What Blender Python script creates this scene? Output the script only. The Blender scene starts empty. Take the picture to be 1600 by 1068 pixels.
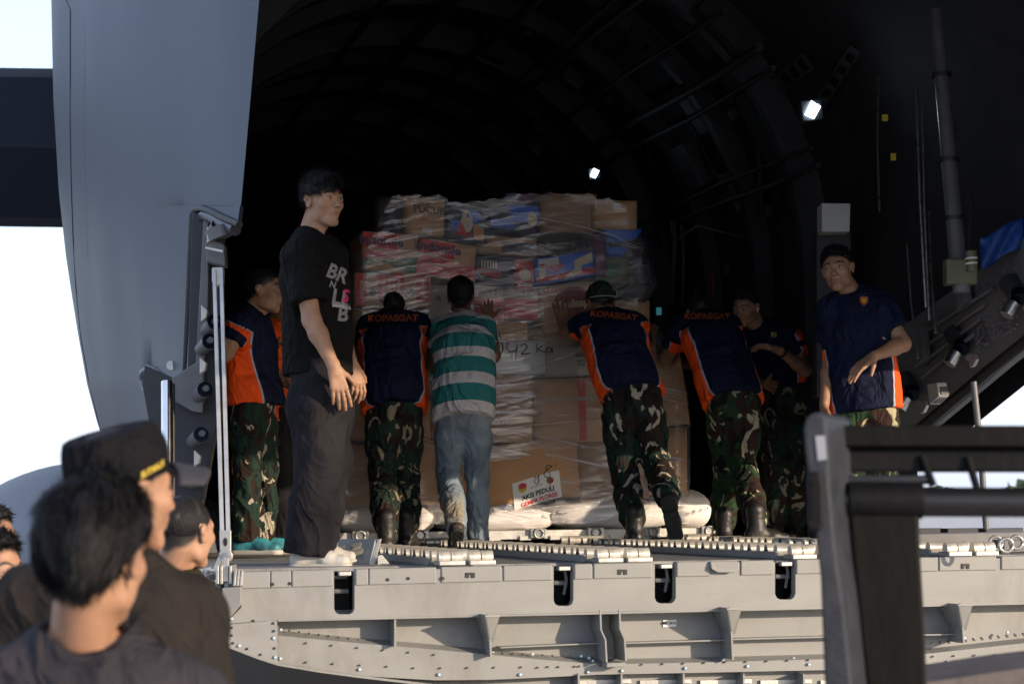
import bpy, bmesh, math, random
import numpy as np
from mathutils import Vector, Matrix, noise
from mathutils.bvhtree import BVHTree
random.seed(7); np.random.seed(7)
SC = bpy.context.scene
COL = SC.collection

# ------------------------------------------------------------------ camera, world, sun, exposure
F = 3333.0; H0 = 797.0; ROLL = math.radians(0.69); CZ = 0.225
cam_d = bpy.data.cameras.new('camera'); cam = bpy.data.objects.new('camera', cam_d); COL.objects.link(cam)
cam_d.sensor_width = 36; cam_d.lens = F / 1600 * 36; cam_d.clip_end = 4000; cam_d.clip_start = 0.2
cam_d.shift_y = (H0 - 534) / 1600
cam.matrix_world = Matrix.Translation((0, 0, CZ)) @ Matrix.Rotation(math.radians(90), 4, 'X') @ Matrix.Rotation(-ROLL, 4, 'Z')
cam_d.dof.use_dof = True; cam_d.dof.focus_distance = 10.6; cam_d.dof.aperture_fstop = 5.0
SC.camera = cam
SUN_DIR = Vector((0.80, -0.50, 0.20)).normalized()          # towards the sun
w = bpy.data.worlds.new('World'); SC.world = w; w.use_nodes = True
nt = w.node_tree; bg = nt.nodes['Background']
sky = nt.nodes.new('ShaderNodeTexSky'); sky.sky_type = 'NISHITA'; sky.sun_disc = False
sky.sun_elevation = math.asin(SUN_DIR.z); sky.sun_rotation = math.atan2(SUN_DIR.x, SUN_DIR.y)
sky.air_density = 1.0; sky.dust_density = 1.2; sky.ozone_density = 2.0
veil = nt.nodes.new('ShaderNodeMix'); veil.data_type = 'RGBA'; veil.inputs[0].default_value = .55      # high thin overcast whitens the whole sky
nt.links.new(sky.outputs[0], veil.inputs[6]); veil.inputs[7].default_value = (4.6, 5.2, 7.1, 1)
nt.links.new(veil.outputs[2], bg.inputs[0]); bg.inputs[1].default_value = 0.14
sl = bpy.data.lights.new('sun', 'SUN'); sl.energy = 3.2; sl.angle = math.radians(0.5); sl.color = (1.0, 0.79, 0.58)
so = bpy.data.objects.new('sun', sl); COL.objects.link(so)
so.rotation_euler = SUN_DIR.to_track_quat('Z', 'Y').to_euler(); so.location = SUN_DIR * 60
SC.view_settings.view_transform = 'Standard'; SC.view_settings.look = 'None'
SC.view_settings.exposure = 0.95; SC.view_settings.gamma = 1; SC.view_settings.use_curve_mapping = False
SC.cycles.max_bounces = 7; SC.cycles.transparent_max_bounces = 12; SC.cycles.sample_clamp_indirect = 6

# ------------------------------------------------------------------ placing: pixel rays of the photograph
CAM = Vector((0, 0, CZ)); cr, sr = math.cos(ROLL), math.sin(ROLL)
def ray(px, py):
    u, v = px - 800.0, H0 - py
    return Vector(((u * cr + v * sr) / F, 1.0, (-u * sr + v * cr) / F))
def at(px, py, D): return CAM + ray(px, py) * D
TH = math.radians(14); LA = Vector((math.cos(TH), math.sin(TH), 0)); LB = Vector((-math.sin(TH), math.cos(TH), 0)); UP = Vector((0, 0, 1))
ORG = Vector((-1.08, 8.6, 0))
def L(a, b, z): return ORG + LA * a + LB * b + UP * z        # aircraft coordinates: across, forward, up
def toL(p): q = p - ORG; return (q.dot(LA), q.dot(LB), q.z)
def onb(px, py, b):                                           # on the cross plane b
    r = ray(px, py); t = (b + (ORG - CAM).dot(LB)) / r.dot(LB); return CAM + r * t
def ona(px, py, a):                                           # on the side plane a
    r = ray(px, py); t = (a + (ORG - CAM).dot(LA)) / r.dot(LA); return CAM + r * t
def onz(px, py, z):
    r = ray(px, py); return CAM + r * ((z - CZ) / r.z)

# ------------------------------------------------------------------ materials
MATS = {}
def mat(name, c1, c2=None, rough=.6, metal=0., scale=6., bump=0., bscale=40., detail=6., stretch=(1, 1, 1), contrast=(.35, .65), spec=.5, coat=0., rvar=0.08):
    if name in MATS: return MATS[name]
    m = bpy.data.materials.new(name); m.use_nodes = True; n = m.node_tree; b = n.nodes['Principled BSDF']
    tc = n.nodes.new('ShaderNodeTexCoord'); mp = n.nodes.new('ShaderNodeMapping'); mp.inputs['Scale'].default_value = stretch
    n.links.new(tc.outputs['Object'], mp.inputs[0])
    nz = n.nodes.new('ShaderNodeTexNoise'); nz.inputs['Scale'].default_value = scale; nz.inputs['Detail'].default_value = detail
    n.links.new(mp.outputs[0], nz.inputs[0])
    rp = n.nodes.new('ShaderNodeValToRGB'); c2 = c2 or tuple(x * .8 for x in c1)
    rp.color_ramp.elements[0].position = contrast[0]; rp.color_ramp.elements[1].position = contrast[1]
    rp.color_ramp.elements[0].color = (*c2, 1); rp.color_ramp.elements[1].color = (*c1, 1)
    n.links.new(nz.outputs[0], rp.inputs[0]); n.links.new(rp.outputs[0], b.inputs['Base Color'])
    b.inputs['Metallic'].default_value = metal; b.inputs['Specular IOR Level'].default_value = spec
    if coat: b.inputs['Coat Weight'].default_value = coat
    mr = n.nodes.new('ShaderNodeMapRange'); mr.inputs[3].default_value = max(.02, rough - rvar); mr.inputs[4].default_value = min(1, rough + rvar)
    n.links.new(nz.outputs[0], mr.inputs[0]); n.links.new(mr.outputs[0], b.inputs['Roughness'])
    if bump:
        nb = n.nodes.new('ShaderNodeTexNoise'); nb.inputs['Scale'].default_value = bscale; nb.inputs['Detail'].default_value = 4
        n.links.new(mp.outputs[0], nb.inputs[0]); bp = n.nodes.new('ShaderNodeBump'); bp.inputs['Strength'].default_value = bump; bp.inputs['Distance'].default_value = .01
        n.links.new(nb.outputs[0], bp.inputs['Height']); n.links.new(bp.outputs[0], b.inputs['Normal'])
    MATS[name] = m; return m
def nd(m, t, **k):
    x = m.node_tree.nodes.new(t)
    for a, v in k.items(): setattr(x, a, v)
    return x
def emis(name, c, s):
    m = bpy.data.materials.new(name); m.use_nodes = True; b = m.node_tree.nodes['Principled BSDF']
    b.inputs['Base Color'].default_value = (*c, 1); b.inputs['Emission Color'].default_value = (*c, 1); b.inputs['Emission Strength'].default_value = s
    MATS[name] = m; return m
def speckle(m, scale, thr, col):          # small dark spots of grime on paint
    n = m.node_tree; b = n.nodes['Principled BSDF']; lk = b.inputs['Base Color'].links[0]; src = lk.from_socket
    tc = nd(m, 'ShaderNodeTexCoord'); vo = nd(m, 'ShaderNodeTexVoronoi'); vo.inputs['Scale'].default_value = scale
    n.links.new(tc.outputs['Object'], vo.inputs['Vector'])
    rp = nd(m, 'ShaderNodeValToRGB'); rp.color_ramp.elements[0].position = thr; rp.color_ramp.elements[1].position = thr * 1.5
    rp.color_ramp.elements[0].color = (1, 1, 1, 1); rp.color_ramp.elements[1].color = (0, 0, 0, 1); n.links.new(vo.outputs['Distance'], rp.inputs[0])
    n2 = nd(m, 'ShaderNodeTexNoise'); n2.inputs['Scale'].default_value = 2.3; n.links.new(tc.outputs['Object'], n2.inputs[0])
    r2 = nd(m, 'ShaderNodeValToRGB'); r2.color_ramp.elements[0].position = .5; r2.color_ramp.elements[1].position = .6; n.links.new(n2.outputs[0], r2.inputs[0])
    mu = nd(m, 'ShaderNodeMath', operation='MULTIPLY'); n.links.new(rp.outputs[0], mu.inputs[0]); n.links.new(r2.outputs[0], mu.inputs[1])
    mx = nd(m, 'ShaderNodeMix', data_type='RGBA'); n.links.new(mu.outputs[0], mx.inputs[0]); n.links.new(src, mx.inputs[6]); mx.inputs[7].default_value = (*col, 1)
    n.links.new(mx.outputs[2], b.inputs['Base Color'])
SKIN_PAINT = mat('aircraft_grey_paint', (.033, .045, .068), (.026, .037, .058), .5, scale=1.6, stretch=(1, 1, .35), contrast=(.25, .75))
speckle(SKIN_PAINT, 10, .075, (.018, .022, .03))
PRIMER = mat('ramp_grey_paint', (.25, .255, .245), (.195, .2, .195), .5, scale=3.5, bump=.03, bscale=30, stretch=(1, 1, 3), contrast=(.2, .8))
def grime(m, col=(.10, .09, .075), sc=2.2, lo=.50, hi=.74, amt=.6):      # uneven scuffs and run marks over paint
    n = m.node_tree; b = n.nodes['Principled BSDF']; src = b.inputs['Base Color'].links[0].from_socket; tc = nd(m, 'ShaderNodeTexCoord')
    mp = nd(m, 'ShaderNodeMapping'); mp.inputs['Scale'].default_value = (1, 1, .5); n.links.new(tc.outputs['Object'], mp.inputs[0])
    z = nd(m, 'ShaderNodeTexNoise'); z.inputs['Scale'].default_value = sc; z.inputs['Detail'].default_value = 9; z.inputs['Roughness'].default_value = .72; z.inputs['Distortion'].default_value = .6; n.links.new(mp.outputs[0], z.inputs[0])
    r = nd(m, 'ShaderNodeMapRange', clamp=True); r.inputs[1].default_value = lo; r.inputs[2].default_value = hi; r.inputs[4].default_value = amt; n.links.new(z.outputs[0], r.inputs[0])
    x = nd(m, 'ShaderNodeMix', data_type='RGBA'); n.links.new(r.outputs[0], x.inputs[0]); n.links.new(src, x.inputs[6]); x.inputs[7].default_value = (*col, 1); n.links.new(x.outputs[2], b.inputs['Base Color'])
    z2 = nd(m, 'ShaderNodeTexNoise'); z2.inputs['Scale'].default_value = 38; z2.inputs['Detail'].default_value = 6; z2.inputs['Roughness'].default_value = .8; m2 = nd(m, 'ShaderNodeMapping'); m2.inputs['Scale'].default_value = (.25, .25, 1.6); n.links.new(tc.outputs['Object'], m2.inputs[0]); n.links.new(m2.outputs[0], z2.inputs[0])
    r2 = nd(m, 'ShaderNodeMapRange', clamp=True); r2.inputs[1].default_value = .62; r2.inputs[2].default_value = .72; r2.inputs[4].default_value = .45; n.links.new(z2.outputs[0], r2.inputs[0])
    y = nd(m, 'ShaderNodeMix', data_type='RGBA'); n.links.new(r2.outputs[0], y.inputs[0]); n.links.new(x.outputs[2], y.inputs[6]); y.inputs[7].default_value = (.36, .35, .33, 1); n.links.new(y.outputs[2], b.inputs['Base Color'])
grime(PRIMER)
PRIMER2 = mat('ramp_worn_deck', (.27, .27, .26), (.14, .14, .14), .55, scale=9, bump=.12, bscale=60, stretch=(.6, 4, 1))
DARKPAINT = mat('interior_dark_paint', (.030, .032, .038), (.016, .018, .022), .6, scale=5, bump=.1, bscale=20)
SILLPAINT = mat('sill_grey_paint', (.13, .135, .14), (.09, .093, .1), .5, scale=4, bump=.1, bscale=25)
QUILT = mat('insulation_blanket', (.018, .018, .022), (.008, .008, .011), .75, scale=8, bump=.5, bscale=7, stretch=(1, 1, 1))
RUBBER = mat('black_rubber', (.012, .012, .014), (.008, .008, .009), .5)
SEAL = mat('rubber_seal', (.06, .055, .075), (.045, .042, .055), .38, scale=3)
CHROME = mat('polished_steel', (.75, .75, .76), (.65, .65, .66), .12, 1., rvar=.04)
STEEL = mat('brushed_steel', (.55, .54, .5), (.38, .37, .35), .3, 1., scale=30)
ALU = mat('aluminium', (.55, .54, .5), (.4, .39, .37), .42, .7, scale=12, bump=.08, bscale=60)
BLUEBOLT = mat('bolt_head_paint', (.5, .62, .68), (.42, .55, .62), .35, .2)
BLACKHOLE = mat('recess_black', (.012, .012, .014), (.006, .006, .007), .6)
WHITEPAINT = mat('white_fitting_paint', (.62, .6, .54), (.5, .48, .43), .5)
BLUEMETAL = mat('blue_anodised', (.012, .018, .04), (.008, .01, .02), .25, .8)
YELLOW = mat('yellow_label', (.62, .48, .02), (.55, .42, .02), .6)
WHITELABEL = mat('white_label', (.75, .75, .72), (.68, .68, .66), .6)
CONCRETE = mat('apron_concrete', (.40, .385, .35), (.32, .31, .28), .9, scale=.35, bump=.2, bscale=14)
GRASS = mat('airfield_grass', (.09, .12, .04), (.06, .085, .03), .95, scale=.08)
INK = mat('black_ink', (.015, .015, .016), (.01, .01, .011), .6)

# ------------------------------------------------------------------ mesh builder and object tree
class MB:
    def __init__(s): s.v = []; s.f = []; s.m = []; s.mi = 0
    def add(s, vs, fs):
        k = len(s.v); s.v += [Vector(p) for p in vs]; s.f += [[i + k for i in f] for f in fs]; s.m += [s.mi] * len(fs); return s
    def hexa(s, p):                     # 8 corners: bottom loop, top loop
        return s.add(p, [(0, 3, 2, 1), (4, 5, 6, 7), (0, 1, 5, 4), (1, 2, 6, 5), (2, 3, 7, 6), (3, 0, 4, 7)])
    def box(s, c, sz, X=Vector((1, 0, 0)), Y=Vector((0, 1, 0)), Z=Vector((0, 0, 1))):
        c = Vector(c); x, y, z = X * sz[0] / 2, Y * sz[1] / 2, Z * sz[2] / 2
        return s.hexa([c - x - y - z, c + x - y - z, c + x + y - z, c - x + y - z, c - x - y + z, c + x - y + z, c + x + y + z, c - x + y + z])
    def lbox(s, a0, a1, b0, b1, z0, z1):
        return s.hexa([L(a0, b0, z0), L(a1, b0, z0), L(a1, b1, z0), L(a0, b1, z0), L(a0, b0, z1), L(a1, b0, z1), L(a1, b1, z1), L(a0, b1, z1)])
    def prism(s, pts, d):               # polygon extruded by vector d
        n = len(pts); d = Vector(d); a = [Vector(p) for p in pts]
        nrm = Vector((0, 0, 0))
        for i in range(n): nrm += a[i].cross(a[(i + 1) % n])
        if nrm.dot(d) > 0: a.reverse()
        b = [p + d for p in a]
        return s.add(a + b, [list(range(n)), list(range(2 * n - 1, n - 1, -1))] + [[(i + 1) % n, i, i + n, (i + 1) % n + n] for i in range(n)])
    def tube(s, path, r, n=10, cap=True, flat=None):
        path = [Vector(p) for p in path]; rs = r if isinstance(r, (list, tuple)) else [r] * len(path); vs = []; fs = []
        pu = None
        for i, p in enumerate(path):
            t = (path[min(i + 1, len(path) - 1)] - path[max(i - 1, 0)]).normalized()
            u = (pu - t * pu.dot(t)) if pu else t.cross(Vector((0, 0, 1)) if abs(t.z) < .9 else Vector((1, 0, 0)))
            u.normalize(); pu = u; v = t.cross(u)
            for k in range(n):
                an = 2 * math.pi * k / n; vs.append(p + u * math.cos(an) * rs[i] + v * math.sin(an) * rs[i] * (flat or 1))
        for i in range(len(path) - 1):
            for k in range(n): k2 = (k + 1) % n; fs.append((i * n + k, i * n + k2, (i + 1) * n + k2, (i + 1) * n + k))
        if cap: fs.append(list(range(n))[::-1]); fs.append([(len(path) - 1) * n + k for k in range(n)])
        return s.add(vs, fs)
    def ell(s, c, R, M=None, nu=16, nv=10):
        c = Vector(c); M = M or Matrix.Identity(3); vs = []; fs = []
        for j in range(nv + 1):
            ph = math.pi * j / nv
            for i in range(nu):
                t = 2 * math.pi * i / nu; vs.append(c + M @ Vector((R[0] * math.sin(ph) * math.cos(t), R[1] * math.sin(ph) * math.sin(t), R[2] * math.cos(ph))))
        for j in range(nv):
            for i in range(nu): i2 = (i + 1) % nu; fs.append((j * nu + i, (j + 1) * nu + i, (j + 1) * nu + i2, j * nu + i2))
        return s.add(vs, fs)
    def grid(s, rows):                  # rows of points
        n = len(rows[0]); return s.add([p for r in rows for p in r], [(j * n + i, j * n + i + 1, (j + 1) * n + i + 1, (j + 1) * n + i) for j in range(len(rows) - 1) for i in range(n - 1)])
    def build(s, name, mats, parent=None, smooth=False, bevel=0., auto=None, kind=None, origin=None, sub=0, solid=0.):
        me = bpy.data.meshes.new(name)
        if origin is None:
            lo = [min(p[i] for p in s.v) for i in range(3)]; hi = [max(p[i] for p in s.v) for i in range(3)]
            origin = Vector(((lo[0] + hi[0]) / 2, (lo[1] + hi[1]) / 2, lo[2]))
        me.from_pydata([p - origin for p in s.v], [], s.f); me.validate()
        mats = mats if isinstance(mats, (list, tuple)) else [mats]
        for m in mats: me.materials.append(m)
        if len(mats) > 1 and len(me.polygons) == len(s.m): me.polygons.foreach_set('material_index', s.m)
        o = bpy.data.objects.new(name, me); COL.objects.link(o); o.location = origin
        if smooth:
            me.polygons.foreach_set('use_smooth', [True] * len(me.polygons))
            if auto:
                me.update(); bm = bmesh.new(); bm.from_mesh(me); ca = math.radians(auto)
                for e in bm.edges:
                    if len(e.link_faces) == 2 and e.calc_face_angle(0) > ca: e.smooth = False
                bm.to_mesh(me); bm.free()
        if parent: par(o, parent)
        if bevel:
            b = o.modifiers.new('bevel', 'BEVEL'); b.width = bevel; b.segments = 2; b.limit_method = 'ANGLE'; b.harden_normals = False
        if solid: x = o.modifiers.new('solid', 'SOLIDIFY'); x.thickness = solid; x.offset = -1
        if sub: x = o.modifiers.new('sub', 'SUBSURF'); x.levels = x.render_levels = sub
        if kind: o['kind'] = kind
        return o
def mw(o):
    m = o.matrix_basis.copy()
    return mw(o.parent) @ o.matrix_parent_inverse @ m if o.parent else m
def par(o, p): o.parent = p; o.matrix_parent_inverse = mw(p).inverted()
def tag(o, label, cat, group=None):
    o['label'] = label; o['category'] = cat
    if group: o['group'] = group
    return o
def thing(name, loc, label=None, cat=None, group=None, rz=0):
    o = bpy.data.objects.new(name, None); o.empty_display_size = .1; COL.objects.link(o); o.location = loc; o.rotation_euler.z = rz
    if label: tag(o, label, cat, group)
    return o
def inst(src, name, loc, parent, rot=None, scale=None):
    o = src.copy(); o.name = name; COL.objects.link(o); o.parent = None; o.matrix_parent_inverse = Matrix.Identity(4); o.location = loc
    if rot is not None: o.rotation_euler = rot
    if scale is not None: o.scale = scale
    if parent: par(o, parent)
    return o
def text_mesh(s, size=.1, bold=0., ext=.0008, align='CENTER', space=1.):
    c = bpy.data.curves.new('t', 'FONT'); c.body = s; c.size = size; c.offset = bold; c.extrude = ext; c.align_x = align; c.align_y = 'CENTER'; c.space_character = space; c.resolution_u = 3
    o = bpy.data.objects.new('t', c); COL.objects.link(o); bpy.context.view_layer.update()
    me = bpy.data.meshes.new_from_object(o.evaluated_get(bpy.context.evaluated_depsgraph_get())); bpy.data.objects.remove(o); bpy.data.curves.remove(c)
    return me
def lettering(s, origin, X, Y, size, material, parent, name='lettering', bold=0., align='CENTER', ext=.0008, space=1., wid=1.):
    me = text_mesh(s, size, bold, ext, align, space); me.materials.clear(); me.materials.append(material)
    o = bpy.data.objects.new(name, me); COL.objects.link(o); X = X.normalized(); Y = (Y - X * Y.dot(X)).normalized(); Z = X.cross(Y)
    o.matrix_world = Matrix.Translation(origin) @ Matrix((X * wid, Y, Z)).transposed().to_4x4()
    if parent: o.parent = parent; o.matrix_parent_inverse = mw(parent).inverted()
    return o
def interp(x, tab):
    if x <= tab[0][0]: return tab[0][1]
    for (x0, y0), (x1, y1) in zip(tab, tab[1:]):
        if x <= x1: return y0 + (y1 - y0) * (x - x0) / (x1 - x0)
    return tab[-1][1]

# ------------------------------------------------------------------ ground, far field
GZ = -1.375
m = MB(); m.add([(-1500, -1500, GZ), (1500, -1500, GZ), (1500, 400, GZ), (-1500, 400, GZ)], [(0, 1, 2, 3)]); m.build('apron', CONCRETE, kind='structure')
m = MB(); m.add([(-1500, 400, GZ), (1500, 400, GZ), (1500, 3000, GZ), (-1500, 3000, GZ)], [(0, 1, 2, 3)]); m.build('grass_field', GRASS, kind='structure')
# ------------------------------------------------------------------ the aircraft
plane = thing('cargo_aircraft', L(2, 0, GZ), 'large grey military cargo aircraft with its rear ramp lowered and dark hold open', 'aircraft')
# outer skin of the left side
def silh(py): return interp(py, [(-300, 76), (0, 80), (150, 83), (300, 92), (400, 103), (500, 118), (600, 136), (660, 152), (720, 172), (800, 205), (900, 262), (1000, 330), (1040, 360)])
def xr0(py): return interp(py, [(-300, 425), (0, 405), (350, 374), (700, 345), (1040, 372)])
def skinD(px, py):
    p = max(0., min(1., (xr0(py) - px) / (xr0(py) - silh(py))))
    return 9.35 + 1.7 * p + 1.9 * (1 - math.sqrt(max(0, 1 - p * p)))
def skinP(px, py): return at(px, py, skinD(px, py))
def skin_edge(py):
    if py < 321: return xr0(py)
    if py < 572: return interp(py, [(321, 303), (330, 299), (345, 297), (450, 292), (572, 286)])
    if py < 600: return interp(py, [(572, 224), (590, 222), (600, 225)])
    return interp(py, [(600, 226), (612, 238), (640, 266), (660, 272), (700, 271), (1040, 330)])
pys = [-300, -200, -100, 0, 80, 160, 240, 300, 320.9, 321.1, 326, 332, 345, 400, 460, 520, 571.9, 572.1, 580, 590, 600, 612, 625, 640, 660, 700, 760, 830, 900, 970, 1020]
rows = []
for py in pys:
    xl, xe = silh(py), skin_edge(py); r = []
    for (dx, dD) in ((60, 14.), (22, 5.), (6, 1.2), (1.5, .3)): r.append(at(xl + dx, py, skinD(xl, py) + dD))
    n = 22; xc = max(xl + 30, min(218, xe - 6))
    for i in range(n + 1):
        s = i / n; s = s * s * (1.6 - .6 * s); r.append(skinP(xl + (xc - xl) * s, py))
    for i in range(1, 13): r.append(skinP(xc + (xe - xc) * i / 12, py))
    rows.append(r)
m = MB(); m.grid(rows)
def tabpoly(pts, m):
    f = [skinP(*p) for p in pts]; m.prism(f, Vector((.01, .05, 0)))
tabpoly([(303, 320.5), (375, 320.5), (371, 352), (355, 344), (335, 334), (318, 327), (309, 324)], m)
tabpoly([(224, 571.5), (286, 571.5), (284, 609), (262, 594), (240, 580)], m)
sk = m.build('fuselage_skin', SKIN_PAINT, plane, smooth=True, auto=40)
# panel seam: a thin dark groove down the skin
m = MB()
def strip(m, pts, w, lift=.004, P=skinP):
    for (a, b) in zip(pts, pts[1:]):
        p, q = P(*a), P(*b); t = (q - p).normalized(); n = (CAM - p).normalized(); s = t.cross(n).normalized() * w / 2
        m.hexa([p - s, p + s, q + s, q - s, p - s + n * lift, p + s + n * lift, q + s + n * lift, q - s + n * lift])
strip(m, [(104, -200), (104, 0), (110, 16), (110, 120), (110, 200), (112, 300), (115, 380), (119, 450), (127, 530), (138, 590), (152, 650), (166, 700)], .008)
m.build('panel_seam', RUBBER, plane)
m = MB()
for i in range(60):
    y = 20 + i * 6.5; p = skinP(132 + .0002 * (y - 100) ** 2 * .3, y); m.ell(p, (.0035, .003, .0035), nu=6, nv=4)
m.build('skin_fastener', SEAL, plane, kind='stuff')
m = MB(); m.tube([skinP(268, 571) + Vector((0, -.02, 0)), skinP(268, 571) + Vector((0, .02, 0))], .022, 16); m.build('drain_port', ALU, plane, smooth=True, auto=40)
# rubber seals round the two cut-outs
def seal(pts, r, mt, dD=0., nm='seal', flat=None):
    path = []
    for (a, b) in zip(pts, pts[1:]):
        for k in range(3): x = a[0] + (b[0] - a[0]) * k / 3; y = a[1] + (b[1] - a[1]) * k / 3; path.append(at(x, y, skinD(x, y) + dD))
    path.append(at(*pts[-1], skinD(*pts[-1]) + dD)); mm = MB(); mm.tube(path, r, 12, flat=flat); return mm.build(nm, mt, plane, smooth=True, auto=50)
seal([(374, 351), (350, 341), (330, 331), (316, 326), (306, 327), (301, 335), (300, 350), (297, 420), (294, 490), (291, 560), (289, 604)], .017, RUBBER, -.01, 'rubber_gasket')
seal([(368, 359), (352, 352), (332, 340), (320, 337), (313, 342), (311, 356), (308, 420), (305, 490), (302, 560), (299, 600), (293, 612), (280, 607), (262, 595), (244, 581), (232, 576), (226, 582), (225, 594), (229, 605), (245, 620), (262, 636), (276, 645), (284, 655), (286, 680), (285, 760)], .027, SEAL, .02, 'door_seal')
seal([(289, 604), (284, 610), (262, 597), (243, 583), (231, 573), (223, 577), (221, 592), (224, 604), (240, 620), (258, 636), (268, 645), (273, 660), (275, 700), (275, 780)], .012, RUBBER, -.01, 'rubber_gasket')
# dark recess behind the cut-outs and the frame that carries the latches
m = MB(); m.prism([at(x, y, 9.75) for x, y in ((300, 330), (347, 348), (343, 640), (330, 700), (300, 860), (268, 860), (222, 600), (226, 570), (292, 600))], Vector((0, .12, 0)))
m.build('door_frame', DARKPAINT, plane, bevel=.005)
m = MB(); m.prism([at(x, y, 9.70) for x, y in ((318, 340), (326, 338), (325, 470), (317, 590), (308, 620), (306, 560), (312, 450))], Vector((0, .05, 0)))
m.prism([at(x, y, 9.68) for x, y in ((268, 590), (316, 560), (318, 600), (316, 645), (300, 642), (270, 625))], Vector((0, .05, 0)))
m.build('frame_web', SILLPAINT, plane, bevel=.004)
def fit(px, py, s=1.):                # a latch: cylinder with a blue-ringed end
    p = at(px, py, 9.6); d = Vector((.25, -.6, .12)).normalized(); m = MB(); m.tube([p + d * .02, p - d * .16 * s], [.045 * s, .04 * s], 14); o = m.build('latch_housing', SILLPAINT, plane, smooth=True, auto=40)
    m = MB(); m.tube([p + d * .015, p + d * .03], .044 * s, 16); m.build('latch_ring', BLUEMETAL, plane, smooth=True, auto=40)
    m = MB(); m.tube([p + d * .03, p + d * .05], .018 * s, 12); m.build('latch_pin', SILLPAINT, plane, smooth=True, auto=40)
for q in ((340, 355), (333, 505), (325, 535), (318, 610), (312, 680), (310, 745)): fit(*q, s=.78)
for q in ((325, 366), (316, 488), (314, 570), (305, 715)):
    m = MB(); m.prism([at(q[0] + x, q[1] + y, 9.55) for x, y in ((-2, -12), (8, -3), (6, 8), (-2, 14))], Vector((0, .05, 0))); m.build('white_bumper', WHITEPAINT, plane, bevel=.003)
m = MB(); m.prism([at(x, y, 9.5) for x, y in ((322, 388), (332, 374), (350, 382), (352, 416), (322, 408))], Vector((0, .1, 0))); m.build('hinge_bracket', SILLPAINT, plane, bevel=.004)
m = MB(); m.prism([at(x, y, 9.45) for x, y in ((322, 386), (350, 392), (350, 396), (322, 390))], Vector((0, -.03, 0))); m.build('bracket_flange', ALU, plane, bevel=.002)
m = MB(); m.tube([at(340, 355, 9.5), at(346, 372, 9.5)], .055, 16); m.build('hinge_barrel', SILLPAINT, plane, smooth=True, auto=40)
m = MB(); m.prism([at(x, y, 9.42) for x, y in ((331, 418), (348, 417), (348, 442), (338, 447), (331, 440))], Vector((0, .06, 0))); m.build('link_shackle', WHITEPAINT, plane, bevel=.004)
# polished bar standing in for bright sky through the lower cut-out
m = MB(); m.tube([at(261, 596, 9.4), at(262, 900, 9.2)], .026, 20); m.build('sky_gap_bar', CHROME, plane, smooth=True, auto=40)
m = MB(); m.tube([at(270, 600, 9.45), at(271, 900, 9.25)], .010, 10); m.build('gap_edge_bar', RUBBER, plane, smooth=True, auto=40)
# ramp hanger link: two slim bars, end plate and bolt
RD = 8.72
for (x0, x1) in ((334.5, 347), (345.5, 356.5)):
    m = MB()
    p, q = at(x0, 420, 9.35), at(x1, 838, RD); w2 = Vector((.0085, 0, 0)); d = Vector((0, .012, 0))
    m.hexa([q - w2, q + w2, q + w2 + d, q - w2 + d, p - w2, p + w2, p + w2 + d, p - w2 + d])
    m.build('hanger_bar', ALU, plane, bevel=.002)
m = MB(); m.prism([at(x, y, RD) for x, y in ((342.5, 828), (361, 828), (361, 862), (355, 866), (348, 866), (343.5, 862))], Vector((0, .014, 0))); m.build('hanger_end_plate', ALU, plane, bevel=.003)
m = MB(); m.prism([at(352 + 3.6 * math.cos(t) * .9, 846 + 3.6 * math.sin(t) * 1.9, RD - .003) for t in [i * math.pi / 6 for i in range(12)]], Vector((0, .01, 0))); m.build('slot', BLACKHOLE, plane)
m = MB(); c = at(352.5, 868, RD - .01); m.tube([c, c + Vector((0, .03, 0))], .028, 20); m.build('hanger_eye', ALU, plane, smooth=True, auto=40, bevel=.002)
m = MB(); m.tube([c - Vector((0, .014, 0)), c], .009, 6); m.build('bolt', CHROME, plane)
m = MB(); m.tube([c - Vector((0, .006, 0)), c], .015, 14); m.build('washer', STEEL, plane)

# wing and landing gear fairing seen behind the left side
m = MB(); sec = [at(0, 354, 21), at(0, 340, 20.6), at(0, 230, 20.4), at(0, 120, 20.7), at(0, 106, 21), at(0, 110, 24), at(0, 230, 26), at(0, 345, 24)]
m.grid([[p + Vector((x, 0, z)) for p in sec + sec[:1]][::-1] for x, z in ((-14, .5), (-8, .3), (-2, .05), (0, 0), (.8, -.02), (1.6, -.04), (3.2, -.1))])
m.build('wing', mat('wing_shade_tone', (.010, .015, .024), (.008, .012, .02), .7, scale=2, spec=.15), plane, smooth=True, auto=35)  # shade on the wing's underside is put into this dark colour
m = MB(); m.ell(at(150, 895, 14.5), (1.02, 3.2, .755), Matrix.Rotation(math.radians(10), 3, 'Z'), 48, 32); m.build('gear_fairing', mat('skylit_fairing_tone', (.13, .145, .16), (.11, .12, .135), .45), plane, smooth=True)  # skin paint lightened here for the skylight on its top
m = MB()
for k in range(24):
    t0 = math.pi * (.5 + k / 24); t1 = math.pi * (.5 + (k + 1) / 24)
    a, b = [at(150 + 228 * math.cos(t), 895 - 158 * math.sin(t), 13.3) for t in (t0 - math.pi / 2, t1 - math.pi / 2)]
    m.tube([a, b], .006, 5)
# (seam line lies along the fairing shoulder)
m.build('fairing_seam', RUBBER, plane)

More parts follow.
